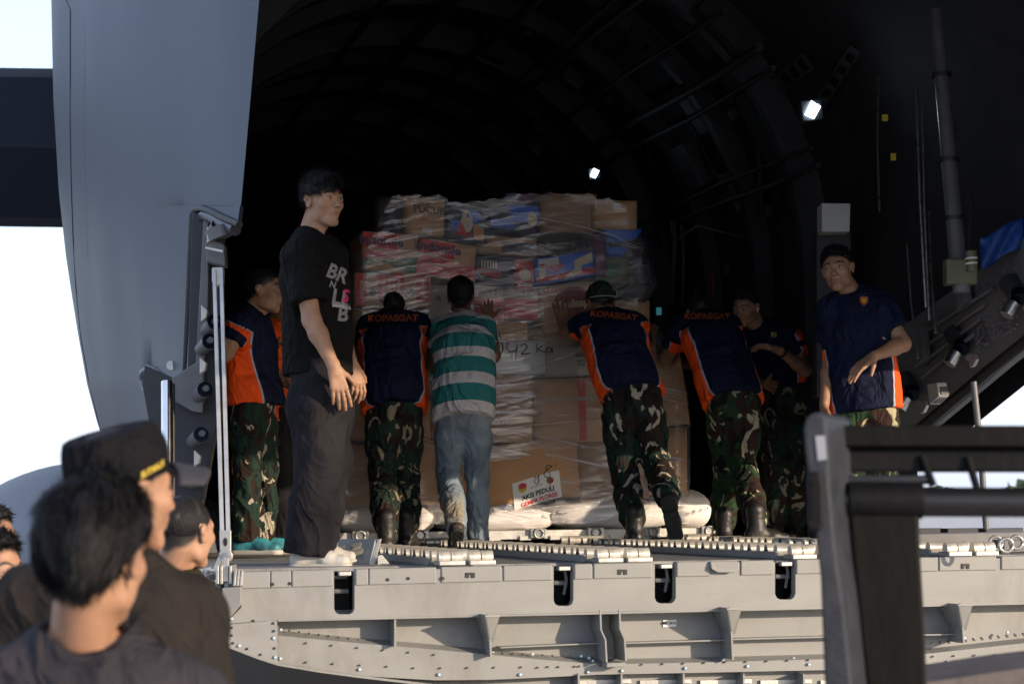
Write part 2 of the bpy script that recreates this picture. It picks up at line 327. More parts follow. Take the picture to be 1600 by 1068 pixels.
# hold: walls, ceiling and bulkhead
AC, RW = 2.15, 2.2
def sect(b, grow=0., n=22, floor=True):
    pts = []
    for i in range(n + 1):
        t = math.pi * i / n; pts.append((AC + (RW + grow) * math.cos(t), 1.75 + (2.25 + grow) * math.sin(t)))
    lim = .12 * max(0, b - 5) - grow
    return [(max(a, lim), z) for a, z in ([(AC + RW + grow, 0.)] + pts + [(AC - RW - grow, 0.)])]
m = MB()
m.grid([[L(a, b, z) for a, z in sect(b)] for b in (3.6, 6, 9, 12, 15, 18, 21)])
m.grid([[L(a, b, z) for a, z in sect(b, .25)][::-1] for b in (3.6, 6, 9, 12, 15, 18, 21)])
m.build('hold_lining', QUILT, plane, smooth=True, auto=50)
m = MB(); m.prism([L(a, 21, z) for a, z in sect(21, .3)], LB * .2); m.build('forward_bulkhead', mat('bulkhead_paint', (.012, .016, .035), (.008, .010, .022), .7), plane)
# ribs round the hold
rib0 = None
for k in range(16):
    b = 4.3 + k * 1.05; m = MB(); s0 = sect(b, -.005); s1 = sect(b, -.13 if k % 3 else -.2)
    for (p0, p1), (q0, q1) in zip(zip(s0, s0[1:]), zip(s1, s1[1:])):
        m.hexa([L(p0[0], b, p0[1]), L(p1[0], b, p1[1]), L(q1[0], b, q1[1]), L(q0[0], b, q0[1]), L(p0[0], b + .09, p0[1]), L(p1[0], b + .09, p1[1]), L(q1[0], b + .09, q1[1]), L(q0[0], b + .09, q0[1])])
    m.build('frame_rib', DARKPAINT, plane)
# cabling and pipes along the ceiling, behind the arches
m = MB()
for k, (t, r) in enumerate(((.62, .02), (.7, .03), (.86, .016), (1.05, .03), (1.1, .02), (1.3, .035), (1.55, .05), (1.8, .03), (.3, .02), (.36, .015))):
    a, z = AC + (RW - .22) * math.cos(t), 1.75 + (2.25 - .22) * math.sin(t)
    m.tube([L(a + .01 * math.sin(i + k), b, z + .012 * math.cos(i * 1.7 + k)) for i, b in enumerate(np.arange(3.8, 20, .8))], r, 7)
m.build('conduit', DARKPAINT, plane, smooth=True, auto=60, kind='stuff')

# fittings crowded on the right wall and ceiling between the ribs
rgw = np.random.RandomState(12)
for k in range(70):
    b = 4.0 + rgw.uniform(0, 9); t = rgw.uniform(-.1, 1.25); a0 = AC + (RW - .10) * (math.cos(t) if t > 0 else 1); z0 = 1.75 + (2.15 * math.sin(t) if t > 0 else t * 12); X = LB; Yv = (LA * -math.sin(max(t, 0)) + UP * math.cos(max(t, 0))); Zv = X.cross(Yv)
    p = L(a0, b, max(.2, z0)); m = MB()
    if k % 3 == 0: m.box(p, (rgw.uniform(.1, .4), rgw.uniform(.1, .5), rgw.uniform(.08, .2)), X, Yv, Zv); m.build('equipment_box', DARKPAINT if k % 2 else QUILT, plane, bevel=.01)
    elif k % 3 == 1: q = p + Yv * rgw.uniform(.5, 1.4) + X * rgw.uniform(-.1, .1); m.tube([p, (p + q) / 2 + Zv * .03 + X * rgw.uniform(-.06, .06), q], rgw.uniform(.006, .02), 7); m.build('hose', (DARKPAINT, QUILT, RUBBER)[k // 3 % 3], plane, smooth=True)
    else: m.box(p, (.05, .07, .05), X, Yv, Zv); m.build('pipe_clamp', DARKPAINT, plane, bevel=.004)
# aft right side: inner wall with the sloping sill
AW = 4.2
sill_hi = [toL(ona(x, y, AW)) for x, y in ((1415, 512), (1600, 378))]; sill_lo = [toL(ona(x, y, AW)) for x, y in ((1400, 690), (1600, 520))]
def lerpz(t, b): (a0, b0, z0), (a1, b1, z1) = t; return z0 + (z1 - z0) * (b - b0) / (b1 - b0)
bs = [3.7, 3.1, 2.6, 2.1, 1.6, 1.1, .6, 0, -.8, -1.6, -2.6, -4, -6, -8]
def hi(b): return max(.55, lerpz(sill_hi, b)) if b < 3 else 1.2
def lo(b): return lerpz(sill_lo, b) if b > 1.5 else lerpz(sill_lo, 1.5) + (1.5 - b) * .20  # out of view the sill is flattened so the sun reaches less high
# arch at station b, clipped below at the sill
def arch(b, off=0.):
    rise = max(0, (2.5 - b)) * .03  # tail roof out of view, shaped low to shade the upper load
    pts = []
    for i in range(25):
        t = math.pi * i / 24; pts.append((AC + (RW + off) * math.cos(t), 1.75 + rise + (2.25 + off) * math.sin(t)))
    return pts
rows = []
for b in bs:
    r = [L(AW + .12, b, max(lo(b), -.3))]; ar = arch(b); zc = max(hi(b), 0)
    for i, (a, z) in enumerate(ar):
        if i <= 12: z = max(z, zc + .02 * i); a = min(a, AW + .1)
        r.append(L(max(a, .32) if b < 2.5 else max(a, .02), b, max(z, 2.9 if b > -.5 else 2.5) if (b < 2.5 and i > 18) else z))
    r.append(L(.32, b, (2.8 if b > -.5 else 2.45)) if b < 2.5 else L(.02, b, 0)); rows.append(r)  # left side hangs lower out of view to block skylight
m = MB(); m.grid(rows); m.grid([[p + LA * (.25 if i < 12 else (-.25 if i > 14 else 0)) + UP * (.25 if i > 3 else 0) for i, p in enumerate(r)][::-1] for r in rows])
m.build('aft_side_wall', QUILT, plane, smooth=True, auto=60)
m = MB()                                            # sill beam: box following both edges
bb = [3.4, 2.9, 2.4, 1.9, 1.4, .9, .4, -.2, -1, -2, -3.4, -5.5]
rows = []
for b in bb:
    h, l = hi(b) if b < 3 else hi(2.9), lo(b); rows.append([L(AW - .02, b, h), L(AW - .06, b, h - .02), L(AW - .08, b, (h + l) / 2), L(AW - .02, b, l + .05), L(AW + .01, b, l), L(AW + .2, b, l + .03), L(AW + .24, b, h)])
m.grid(rows); m.build('sill_beam', SILLPAINT, plane, smooth=True, auto=30)
m = MB()
for k in range(11):                                 # dark lower seal of the sill
    b, b2 = bb[k], bb[k + 1]; p, q = L(AW + .03, b, lo(b) - .02), L(AW + .03, b2, lo(b2) - .02); m.tube([p, q], .035, 10)
m.build('sill_seal', RUBBER, plane, smooth=True, auto=60)
def SP(px, py, o=0.): return ona(px, py, AW - .10 - o)
for (x, y) in ((1502, 540), (1424, 612), (1592, 462)):      # three sill latches
    p = SP(x, y); d = (LA * -.75 + LB * -.5 + UP * -.35).normalized(); e = (p - CAM).normalized()
    m = MB(); m.tube([p + UP * .08 + LB * .1, p], [.055, .05], 16); m.build('latch_housing', DARKPAINT, plane, smooth=True, auto=40)
    m = MB(); m.tube([p + UP * .015, p - UP * .02 - e * .03], .046, 16); m.build('latch_ring', BLUEMETAL, plane, smooth=True, auto=40)
    m = MB(); q = p - UP * .05 - LA * .03; m.tube([q + UP * .01, q - UP * .05 - LA * .04], [.042, .036], 16); m.build('latch_cup', STEEL, plane, smooth=True, auto=40)
    m = MB(); q = SP(x + 20, y + 22, .02); m.prism([SP(x + 20 + dx, y + 22 + dy, .02) for dx, dy in ((-8, -6), (-3, -10), (5, -8), (8, 0), (3, 10), (-2, 12), (-3, 2), (-8, 0))], -LA * .02); m.build('latch_tongue', ALU, plane, bevel=.003)
for pts in (((1466, 598), (1478, 596), (1484, 616), (1472, 630), (1462, 612)), ((1436, 440 + 78), (1450, 510), (1456, 560), (1440, 574), (1432, 545)), ((1505, 432), (1514, 426), (1520, 470), (1508, 486))):
    m = MB(); m.prism([SP(*p) for p in pts], -LA * .05); m.build('sill_bracket', SILLPAINT, plane, bevel=.004)
m = MB(); m.prism([SP(*p) for p in ((1464, 600), (1479, 597), (1483, 618), (1468, 632))], -LA * .06); m.build('sill_block', WHITEPAINT, plane, bevel=.004)
m = MB()
for k in range(260):
    x = random.uniform(1525, 1590); y = 430 + random.uniform(-8, 100) - (x - 1560) * .6
    m.ell(SP(x, y, -.03), (.008, .008, .008), nu=6, nv=4)
for k in range(26): m.ell(SP(1432 + k * 6.4, 526 - k * 4.9, -.035), (.008, .008, .008), nu=6, nv=4)
m.build('sill_rivet', SILLPAINT, plane, kind='stuff')
for k in range(4):
    m = MB(); m.tube([SP(1440 + k * 2, 590 - 24 * k, .0), SP(1520 + k * 10, 523 - 24 * k, .0)], .012, 6); m.build('sill_stringer', SILLPAINT, plane)
# outside support strut and stay cable under the sill
m = MB(); m.tube([at(1521, 596, 10.6), at(1532, 700, 10.6), at(1541, 826, 10.6)], .016, 12); m.build('support_strut', SILLPAINT, plane, smooth=True, auto=40)
# hydraulic cylinder and pipes on the right
m = MB(); m.tube([at(1462, 18, 11.4), at(1499, 432, 10.9)], [.036, .044], 20); hc = m.build('hydraulic_cylinder', mat('satin_steel', (.55, .55, .56), (.45, .45, .46), .30, .85), plane, smooth=True, auto=40)
for t in (.24, .56, .78, 1.0):
    m = MB(); p = at(1462 + 37 * t, 18 + 414 * t, 11.4 - .5 * t); m.tube([p - UP * .012, p + UP * .012], .054, 16)
    m.build('clamp', RUBBER, plane, smooth=True, auto=40)
m = MB(); p = at(1500, 425, 10.85); m.box(p, (.16, .1, .13)); m.build('cylinder_foot', mat('olive_fitting', (.12, .12, .06), (.08, .08, .04), .5), plane, bevel=.01)
m = MB(); p = at(1502, 441, 10.85); m.tube([p, p - UP * .05], .045, 16); m.build('cylinder_collar', SILLPAINT, plane, smooth=True, auto=40)
for (x0, y0, x1, y1, r) in ((1432, 140, 1447, 480, .009), (1441, 150, 1452, 500, .007), (1519, 300, 1517, 410, .008), (1417, 380, 1434, 560, .006), (1478, 90, 1484, 300, .006), (1560, 20, 1586, 260, .006), (1572, 20, 1594, 250, .006), (1452, 330, 1462, 520, .008), (1372, 120, 1374, 330, .006)):
    m = MB(); m.tube([at(x0, y0, 11.5), at((x0 + x1) / 2 - 2, (y0 + y1) / 2, 11.4), at(x1, y1, 11.3)], r, 8); m.build('hydraulic_pipe', STEEL, plane, smooth=True, auto=40)
m = MB(); m.tube([at(1517, 392, 10.8), at(1519, 424, 10.8)], .03, 14); m.build('pipe_coupling', mat('olive_fitting', (.1, .1, .05)), plane, smooth=True, auto=40)
for y in (402, 410): m = MB(); m.tube([at(1517.5, y, 10.8), at(1517.7, y + 3, 10.8)], .032, 14); m.build('coupling_ring', WHITEPAINT, plane)
# dark uprights, cabinets in the hold
for (x0, x1, y0, y1, D, mt) in ((1180, 1232, 362, 610, 15.5, DARKPAINT), (1232, 1284, 342, 610, 15.2, DARKPAINT), (1376, 1402, 150, 620, 13.4, QUILT), (1168, 1178, 240, 600, 16, DARKPAINT)):
    m = MB(); p, q = at(x0, y1, D), at(x1, y0, D); m.hexa([Vector((p.x, D, 0.02)), Vector((q.x, D + .25 * (q.x - p.x), .02)), Vector((q.x, D + .5, .02)), Vector((p.x, D + .5, .02)), Vector((p.x, D, q.z)), Vector((q.x, D + .25 * (q.x - p.x), q.z)), Vector((q.x, D + .5, q.z)), Vector((p.x, D + .5, q.z))])
    m.build('equipment_cabinet', mt, plane, bevel=.01)
m = MB(); m.prism([at(x, y, 12.6) for x, y in ((1284, 317), (1329, 318), (1328, 362), (1284, 362))], Vector((0, .2, 0))); m.build('lit_panel', mat('lit_panel_tone', (.55, .55, .53), (.48, .48, .47), .5), plane, bevel=.006)  # panel colour made paler for the light falling on it
m = MB(); m.prism([at(x, y, 12.75) for x, y in ((1276, 362), (1330, 362), (1330, 620), (1276, 620))], Vector((0, .2, 0))); m.build('equipment_cabinet', DARKPAINT, plane, bevel=.006)
for (x, y, w_, h_) in ((1383, 184, 9, 10), (1396, 245, 8, 11)):
    m = MB(); m.prism([at(x - w_ / 2, y - h_ / 2, 12.15), at(x + w_ / 2, y - h_ / 2, 12.15), at(x + w_ / 2, y + h_ / 2, 12.15), at(x - w_ / 2, y + h_ / 2, 12.15)], Vector((0, .01, 0))); m.build('warning_label', YELLOW, plane)
# diagonal lightened rails
QUILT2 = mat('dull_rail_paint', (.045, .045, .05), (.03, .03, .034), .6)
def rail(p0, p1, D0, D1, n, wd=.1):
    A, B = at(*p0, D0), at(*p1, D1); t = (B - A).normalized(); v = t.cross((A - CAM).normalized()).normalized() * wd / 2; m = MB(); d = Vector((0, .04, 0))
    for s in (-1, 1): m.hexa([A + v * s, A + v * s * .7, A + v * s * .7 + d, A + v * s + d, B + v * s, B + v * s * .7, B + v * s * .7 + d, B + v * s + d])
    for i in range(n + 1):
        c = A + (B - A) * i / n; h = t * .025; m.hexa([c - h - v, c + h - v, c + h - v + d, c - h - v + d, c - h + v, c + h + v, c + h + v + d, c - h + v + d])
    m.build('lightened_rail', QUILT2, plane)
rail((1400, -4), (1325, 66), 12, 13, 7, .09); rail((1335, 80), (1262, 190), 12.6, 13.4, 6, .08); rail((1262, 96), (1140, 190), 13, 15, 10, .12); rail((1330, 66), (1200, 160), 12.9, 14, 8, .08)
# hold lamps (lit)
LAMP = emis('lamp_glow', (.62, .82, 1.), 9)
for (x, y, D, s, lx) in ((1270, 171, 12.4, .062, 1), (929, 270, 15.6, .042, 0)):
    p = at(x, y, D); X = Vector((1, .3, .15)).normalized(); Y = Vector((-.1, .0, 1)).normalized()
    m = MB(); m.box(p + Vector((0, .06, 0)), (s * 2.3, .08, s * 2.1), X, Vector((0, 1, 0)), Y); lh = m.build('ceiling_lamp', RUBBER, plane, bevel=.01)
    m = MB(); m.prism([p + X * dx * s + Y * dy * s - Vector((0, .002, 0)) for dx, dy in ((-.8, -.35), (.05, -.85), (.85, .2), (-.05, .8))], Vector((0, .03, 0))); m.build('lamp_lens', LAMP, lh)
# small lit screen by the load
m = MB(); m.box(at(1029.5, 486, 16.), (.038, .02, .055)); m.build('status_screen', emis('screen_glow', (.06, .3, .32), .16), plane)
for pts, mt, r in (([(1113, 425), (1114, 440), (1115, 462)], mat('red_strap', (.10, .01, .012)), .016), ([(1052, 345), (1054, 380), (1050, 470)], DARKPAINT, .02), ([(1066, 350), (1068, 400), (1066, 480)], DARKPAINT, .014), ([(1054, 378), (1090, 352), (1120, 360), (1160, 372)], DARKPAINT, .012), ([(1176, 140), (1186, 240), (1190, 330)], DARKPAINT, .02)):
    m = MB(); m.tube([at(x, y, 14.6) for x, y in pts], r, 8); m.build('strap' if r == .016 else 'cable', mt, plane, smooth=True)
# blue tarpaulin behind the sill
m = MB(); rows = []
for j in range(9):
    rows.append([at(1531 + i * 8.5, 372 + j * 6 - i * 4.2 + (3 * math.sin(i * .9)), 10.9 + .03 * math.sin(i * 1.1 + j * .6)) for i in range(9)])
m.grid(rows); m.build('blue_tarpaulin', mat('blue_tarp', (.012, .06, .28), (.008, .04, .2), .5, bump=.4, bscale=12), None, smooth=True, solid=.006)
tag(bpy.data.objects['blue_tarpaulin'], 'crumpled blue tarpaulin tucked behind the sloping sill at right', 'tarpaulin')

# floor of the hold
m = MB(); m.hexa([L(-.05, 3.6, -.12), L(4.4, 3.6, -.12), L(4.4, 21, -.12), L(2., 21, -.12), L(-.05, 3.6, 0), L(4.4, 3.6, 0), L(4.4, 21, 0), L(2., 21, 0)]); m.build('hold_floor', PRIMER2, plane)
m = MB(); m.hexa([L(.5, 3.2, -1), L(4.2, 3.2, -1), L(4.2, 21, -1), L(2.4, 21, -1), L(-.05, 3.2, -.13), L(4.6, 3.2, -.13), L(4.6, 21, -.13), L(2, 21, -.13)]); m.build('belly', SKIN_PAINT, plane)

# ------------------------------------------------------------------ the ramp
ramp = thing('loading_ramp', L(2, 0, -.5)); par(ramp, plane)
m = MB(); m.lbox(-.02, 4.55, .22, 3.58, -.10, -.002); m.build('ramp_deck', PRIMER2, ramp, bevel=.004)
OUT = -LB
def R(x, y, b=0.): return onb(x, y, b)
def topy(x): return 894 - (x - 380) * .0262 + .0000045 * (x - 380) ** 2
def beamy(x): return 969 - (x - 390) * .0245 + max(0, x - 1000) * .004
pk = [(522, 554), (865, 896), (1023, 1056), (1211, 1243)]
outl = [(377, topy(377) + 2)]
pkb = {522: 959, 865: 946, 1023: 942, 1211: 936}
for (x0, x1) in pk:
    yb = pkb[x0]; outl += [(x0, topy(x0) + 2), (x0, yb - 9), (x0 + 2.5, yb - 3), (x0 + 8, yb), (x1 - 8, yb), (x1 - 2.5, yb - 3), (x1, yb - 9), (x1, topy(x1) + 2)]
outl += [(1720, topy(1720) + 2), (1720, beamy(1720)), (1280, beamy(1280)), (960, beamy(960)), (434, beamy(434)), (352, 974), (377, 948)]
m = MB(); m.prism([R(*p) for p in outl], LB * .05); o = m.build('end_beam', PRIMER, ramp)
# triangulate the concave outline cleanly
bm = bmesh.new(); bm.from_mesh(o.data); bmesh.ops.triangulate(bm, faces=[f for f in bm.faces if len(f.verts) > 4], ngon_method='EAR_CLIP'); bm.to_mesh(o.data); bm.free()
for (x0, x1) in pk:                                   # recessed sockets with shackle rods
    yb = pkb[x0]; m = MB(); P = [R(x0 - 2, topy(x0) + 3, .052), R(x1 + 2, topy(x1) + 3, .052), R(x1 + 2, yb + 4, .052), R(x0 - 2, yb + 4, .052)]
    Q = [p + LB * .16 for p in P]; m.add(P + Q, [(4, 5, 6, 7), (0, 4, 7, 3), (1, 2, 6, 5), (3, 7, 6, 2), (0, 1, 5, 4)]); s = m.build('tie_down_socket', BLACKHOLE, ramp)
    m = MB(); m.tube([R(x0, yb - 36, .06), R(x1 - 10, yb - 36, .06)], .010, 8); m.build('shackle_rod', SILLPAINT, ramp, smooth=True, auto=40); m = MB(); m.tube([R(x0, yb - 58, .07), R(x0 + 20, yb - 58, .07)], .008, 8)
    m.build('shackle_rod', SILLPAINT, ramp, smooth=True, auto=40); m = MB()
    if x0 != 522: m.tube([R(x0 + 17, yb - 60, .06), R(x0 + 20, yb - 40, .05), R(x0 + 16, yb - 18, .06)], .007, 8); m.build('shackle_hook', SILLPAINT, ramp, smooth=True, auto=40)
    m = MB(); m.box(R((x0 + x1) / 2, topy(x0) + 5, .03), (.05, .04, .018), LA, LB); m.build('socket_catch', ALU, ramp, bevel=.003)
# segmented blocks along the top edge
blocks = [(378, 422), (423.5, 455), (456.5, 520), (556, 575.5), (577, 682), (690, 784), (787, 863), (898, 925.5), (928, 1019), (1058, 1110), (1158, 1209), (1245, 1330), (1332, 1466), (1468, 1557), (1565, 1720)]
for (x0, x1) in blocks:
    m = MB(); h = 25 - (x0 - 380) * .004; P = [R(x0, topy(x0) - 1, -.007), R(x1, topy(x1) - 1, -.007), R(x1, topy(x1) + h - (0), -.007), R(x0, topy(x0) + h, -.007)]
    m.prism(P, LB * .06); m.build('edge_block', PRIMER, ramp, bevel=.004)
for (x, y, w_, h_) in ((735, 898, 14, 8), (973, 893, 14, 8), (1509, 884, 12, 8)):   # notches and holes in the blocks
    m = MB(); m.prism([R(x - w_ / 2, y - h_ / 2, -.012), R(x + w_ / 2, y - h_ / 2, -.012), R(x + w_ / 2, y + h_ / 2, -.012), R(x + 2, y + h_ / 2, -.012), R(x + 2, y - 1, -.012), R(x - 2, y - 1, -.012), R(x - 2, y + h_ / 2, -.012), R(x - w_ / 2, y + h_ / 2, -.012)], LB * .004); m.build('block_notch', BLACKHOLE, ramp)
for (x, y) in ((426, 912), (453, 911), (606, 905), (638, 903), (692, 903)):
    m = MB(); c = R(x, y, -.011); m.tube([c, c + LB * .005], .007, 10); m.build('drain_hole', BLACKHOLE, ramp)
m = MB(); m.prism([R(1110, 876, -.02), R(1155, 876, -.02), R(1155, 890, -.035), R(1147, 894, -.035), R(1122, 894, -.035), R(1112, 888, -.035)], LB * .02); m.build('lifting_lug', PRIMER, ramp, bevel=.004)
# left end plate
m = MB(); m.prism([R(*p) for p in ((359, 974.5), (433, 968), (434, 1037), (400, 1026), (359, 1010))], LB * .02); m.build('end_plate', PRIMER, ramp, bevel=.002)
# web set back, with stiffeners
low = [(340, 1003), (359, 1012), (400, 1028), (434, 1039), (500, 1050), (560, 1058), (680, 1072), (800, 1086), (1000, 1100), (1720, 1100)]
m = MB(); m.prism([R(*p, .13) for p in [(420, 955), (1720, 925)] + [(x, y - 4) for x, y in low[::-1] if x > 420]], LB * .02); m.build('ramp_web', PRIMER, ramp)
# lower flange band stands proud of the web
ft = [(434, 992), (560, 1004), (680, 1014), (764, 1022), (850, 1030), (936, 1037)]; ftr = [(936, 1037), (1100, 1034), (1287, 1029), (1453, 1020), (1600, 1004), (1720, 992)]
def fby(x): return interp(x, [(434, 1037), (560, 1055), (680, 1062), (780, 1061), (936, 1053), (1100, 1050), (1287, 1046), (1453, 1041), (1600, 1038), (1720, 1036)])
m = MB(); pts = ft + ftr[1:]
m.prism([R(x, y, .05) for x, y in pts] + [R(x, fby(x), .05) for x, y in pts[::-1]], LB * .012)
o = m.build('lower_flange', PRIMER, ramp); bm = bmesh.new(); bm.from_mesh(o.data); bmesh.ops.triangulate(bm, faces=[f for f in bm.faces if len(f.verts) > 4], ngon_method='EAR_CLIP'); bm.to_mesh(o.data); bm.free()
m = MB()                                              # sloping lead-in above the flange
rows = [[R(x, y, .052) for x, y in pts], [R(x, y - 8, .13) for x, y in pts]]; m.grid(rows); m.build('flange_slope', PRIMER, ramp)
m = MB(); m.grid([[R(x, fby(x), .052) for x, y in pts], [R(x, fby(x) + 2, .13) for x, y in pts]]); m.build('flange_lip', PRIMER, ramp)
def fin(x, y0, y1, x2=None, b0=.005, b1=.13, th=.008, nm='web_fin'):
    x2 = x2 or x; m = MB(); p0, p1, q0, q1 = R(x, y0, b0), R(x2, y1, b0 + .0), R(x, y0, b0) + LB * (b1 - b0), R(x2, y1, b0) + LB * (b1 - b0)
    t = LA * th; m.hexa([p1, p1 + t, q1 + t, q1, p0, p0 + t, q0 + t, q0]); return m.build(nm, PRIMER, ramp)
fin(616, 958, 1010)
for x, x2, y0, y1 in ((937, 942, 951, 1034), (967, 976, 950, 1032)):
    m = MB(); pp = [(x, y0), (x + 1, y0 + 32), (x + 8, y0 + 48), (x + 10, y1)]
    for a, b in zip(pp, pp[1:]):
        p, q = R(*a, -.03 if a[1] > y0 + 20 else 0.), R(*b, -.03); t = LA * .007; k = LB * .16
        m.hexa([q, q + t, q + t + k, q + k, p, p + t, p + t + k, p + k])
    m.build('curved_bracket', PRIMER, ramp)
m = MB(); m.prism([R(948, 1035, -.03), R(978, 1034, -.03), R(978, 1041, -.03), R(948, 1042, -.03)], LB * .08); m.build('bracket_foot', PRIMER, ramp, bevel=.003)
for x, y0, y1, y2 in ((762, 959, 1003, 1026), (1140, 948, 990, 1030), (1501, 942, 984, 1004)):
    fin(x, y0, y2, x + 4, -.01, .13); m = MB()
    m.prism([R(x - 4, y0 + 1, -.10), R(x + 19, y0 + 1, -.06), R(x + 9, y1, .0), R(x + 3, y1, .0)], LA * -.006 + LB * .008)
    m.prism([R(x - 4, y0 + 1, -.10), R(x + 19, y0 + 1, -.06), R(x + 19, y0 + 1, .10), R(x - 2, y0 + 1, .13)], UP * -.008)
    m.prism([R(x - 4, y0 + 1, -.10), R(x + 3, y1, .0), R(x + 3, y1, 0) + LB * .13, R(x - 4, y0 + 1, -.10) + LB * .2], LA * .006)
    m.build('web_gusset', PRIMER, ramp)
for (x0, y0, x1, y1) in ((782, 1010, 937, 1003), (978, 1003, 1140, 998), (1146, 997, 1300, 993), (1300, 993, 1500, 989)):
    m = MB(); m.prism([R(x0, y0, .06), R(x1, y1, .06), R(x1, y1 + 2.2, .06), R(x0, y0 + 2.2, .06)], LB * .07); m.build('web_stiffener', PRIMER, ramp)
m = MB(); m.prism([R(434, 968, -.004), R(1720, beamy(1720) - 2, -.004), R(1720, beamy(1720) + 1.5, -.004), R(434, 970.5, -.004)], LB * .13); m.build('beam_ledge', PRIMER, ramp)
m = MB(); m.prism([R(1036, 968, .125), R(1057, 967, .125), R(1057, 978, .125), R(1036, 979, .125)], LB * .004); m.build('data_plate', WHITELABEL, ramp)
lettering('88F 241A', R(1046, 973, .123), LA, UP, .016, INK, ramp)
for x in (903, 970, 1067, 1161, 1255, 1350, 1440, 1515): fin(x, 1052, 1105, None, .03, .13)
m = MB()
for i in range(8): m.prism([R(905 + 94 * i, 1062, .128), R(985 + 94 * i, 1060, .128), R(985 + 94 * i, 1066, .128), R(905 + 94 * i, 1068, .128)], LB * -.012)
m.build('lower_web_trim', ALU, ramp, kind='stuff')
# curved underside of the ramp
rows = [[R(x, y - 1, b + .02) - UP * (.0 if b < .2 else .25 * min(1, b)) for x, y in low] for b in (0., .12, .6, 1.4, 3.4)]
m = MB(); m.grid(rows); m.build('ramp_underside', DARKPAINT, ramp, smooth=True)
m = MB()
for a, b in zip(low, low[1:]): m.prism([R(a[0], a[1] - 3.5, -.002), R(b[0], b[1] - 3.5, -.002), R(b[0], b[1], -.002), R(a[0], a[1], -.002)], LB * .03)
m.build('bottom_trim', PRIMER, ramp)
m = MB(); m.prism([R(x, y, .06) for x, y in [(345, 978), (436, 966), (436, 1036), (400, 1026), (345, 1004)]], LB * .02); m.build('end_backing', SILLPAINT, ramp)
# fasteners: dark rivets and pale blue bolt heads
m = MB()
def dot(mm, x, y, r, b=.045): c = R(x, y, b); mm.tube([c, c - LB * .006], [r, r * .7], 8)
for i in range(14): dot(m, 452 + i * 15.3, 988.5 + i * 2.1 - 4, .005, .10)
for i in range(6): dot(m, 478 + i * 40, 1004 + i * 3.6, .0045)
for i in range(11): dot(m, 478 + i * 42, 1034 + i * 2.2 if i < 5 else 1043 + (5 - i) * .5, .0045)
for i in range(28): dot(m, 840 + i * 32.5, 1050 - i * .9 - 8, .0045)
for i in range(10): dot(m, 785 + i * 15.6, 1020 + i * .7, .005, .08)
for i in range(14): dot(m, 1455 + i * 13, 1004 - i * 1.35, .005, .08)
for (x, y) in ((362, 980), (362, 992), (364, 1004), (386, 1013), (407, 1022), (427, 973), (428, 985), (429, 1012), (396, 969)): dot(m, x, y, .0055, -.002)
m.build('rivet', DARKPAINT, ramp, kind='stuff')
m = MB()
for (x, y, b) in ((439, 983, .1), (532, 1000, .1), (610, 1006, .12), (623, 1008, .12), (683, 1012, .1), (758, 1018, .1), (770, 1019, .1), (562, 1045, .045), (686, 1053, .045), (438, 1028, .045), (428, 996, -.002), (374, 1008, -.002), (430, 1026, -.002), (362, 966, -.005), (832, 1021, .07), (908, 1024, .07), (920, 1027, .07), (926, 1032, .07), (813, 1053, .045), (919, 1049, .045), (972, 1047, .045), (1071, 1043, .045), (1168, 1040, .045), (1264, 1037, .045), (1494, 998, .08), (1507, 996, .08), (1574, 987, .08), (1481, 1033, .045), (1597, 1027, .045), (1130, 1030, .08), (1240, 1028, .08)):
    dot(m, x, y, .0078, b - .002)
m.build('bolt_head', BLUEBOLT, ramp, kind='stuff')
# clevis and gear at the left end
for (x0, x1) in ((337, 342), (343.5, 348), (358, 362)):
    m = MB(); m.prism([at(x, y, 8.58) for x, y in ((x0, 884), (x1, 882), (x1, 912), (x0, 912))], Vector((0, .16, 0))); m.build('clevis_plate', ALU, ramp, bevel=.003)
m = MB(); m.prism([at(x, y, 8.6) for x, y in ((348.5, 870), (357, 870), (357, 908), (348.5, 908))], Vector((0, .03, 0))); m.build('clevis_tongue', ALU, ramp, bevel=.002)
m = MB(); m.prism([at(x, y, 8.55) for x, y in ((347, 918), (377, 916), (377, 943), (352, 972), (346, 974))], Vector((0, .2, 0))); m.build('corner_box', PRIMER, ramp, bevel=.004)
m = MB(); m.prism([at(x, y, 8.58) for x, y in ((342, 976), (358, 966), (359, 1008), (342, 1002))], Vector((0, .2, 0))); m.build('corner_skirt', PRIMER, ramp, bevel=.004)
for x in (366, 371, 376): m = MB(); m.prism([at(x, 892, 8.57), at(x + 4, 890, 8.57), at(x + 2, 915, 8.57), at(x - 2, 915, 8.57)], Vector((0, .1, 0))); m.build('corner_fin', ALU, ramp, bevel=.002)
m = MB()
for i in range(18):
    x, y = random.uniform(318, 344), random.uniform(885, 985); p = at(x, y, 8.8); q = p + Vector((random.uniform(-.05, .05), random.uniform(-.02, .02), random.uniform(-.1, .1))); m.tube([p, q], random.uniform(.006, .014), 7)
for (x, y) in ((322, 905), (328, 930), (333, 952), (330, 972), (337, 918)): m.ell(at(x, y, 8.75), (.018, .012, .018), nu=10, nv=6)
m.build('lock_mechanism', ALU, ramp, smooth=True, auto=50, kind='stuff')
m = MB(); m.prism([at(x, y, 8.9) for x, y in ((296, 880), (346, 876), (346, 1000), (330, 1000), (315, 960), (300, 915))], Vector((0, .1, 0))); m.build('mechanism_plate', SILLPAINT, ramp)

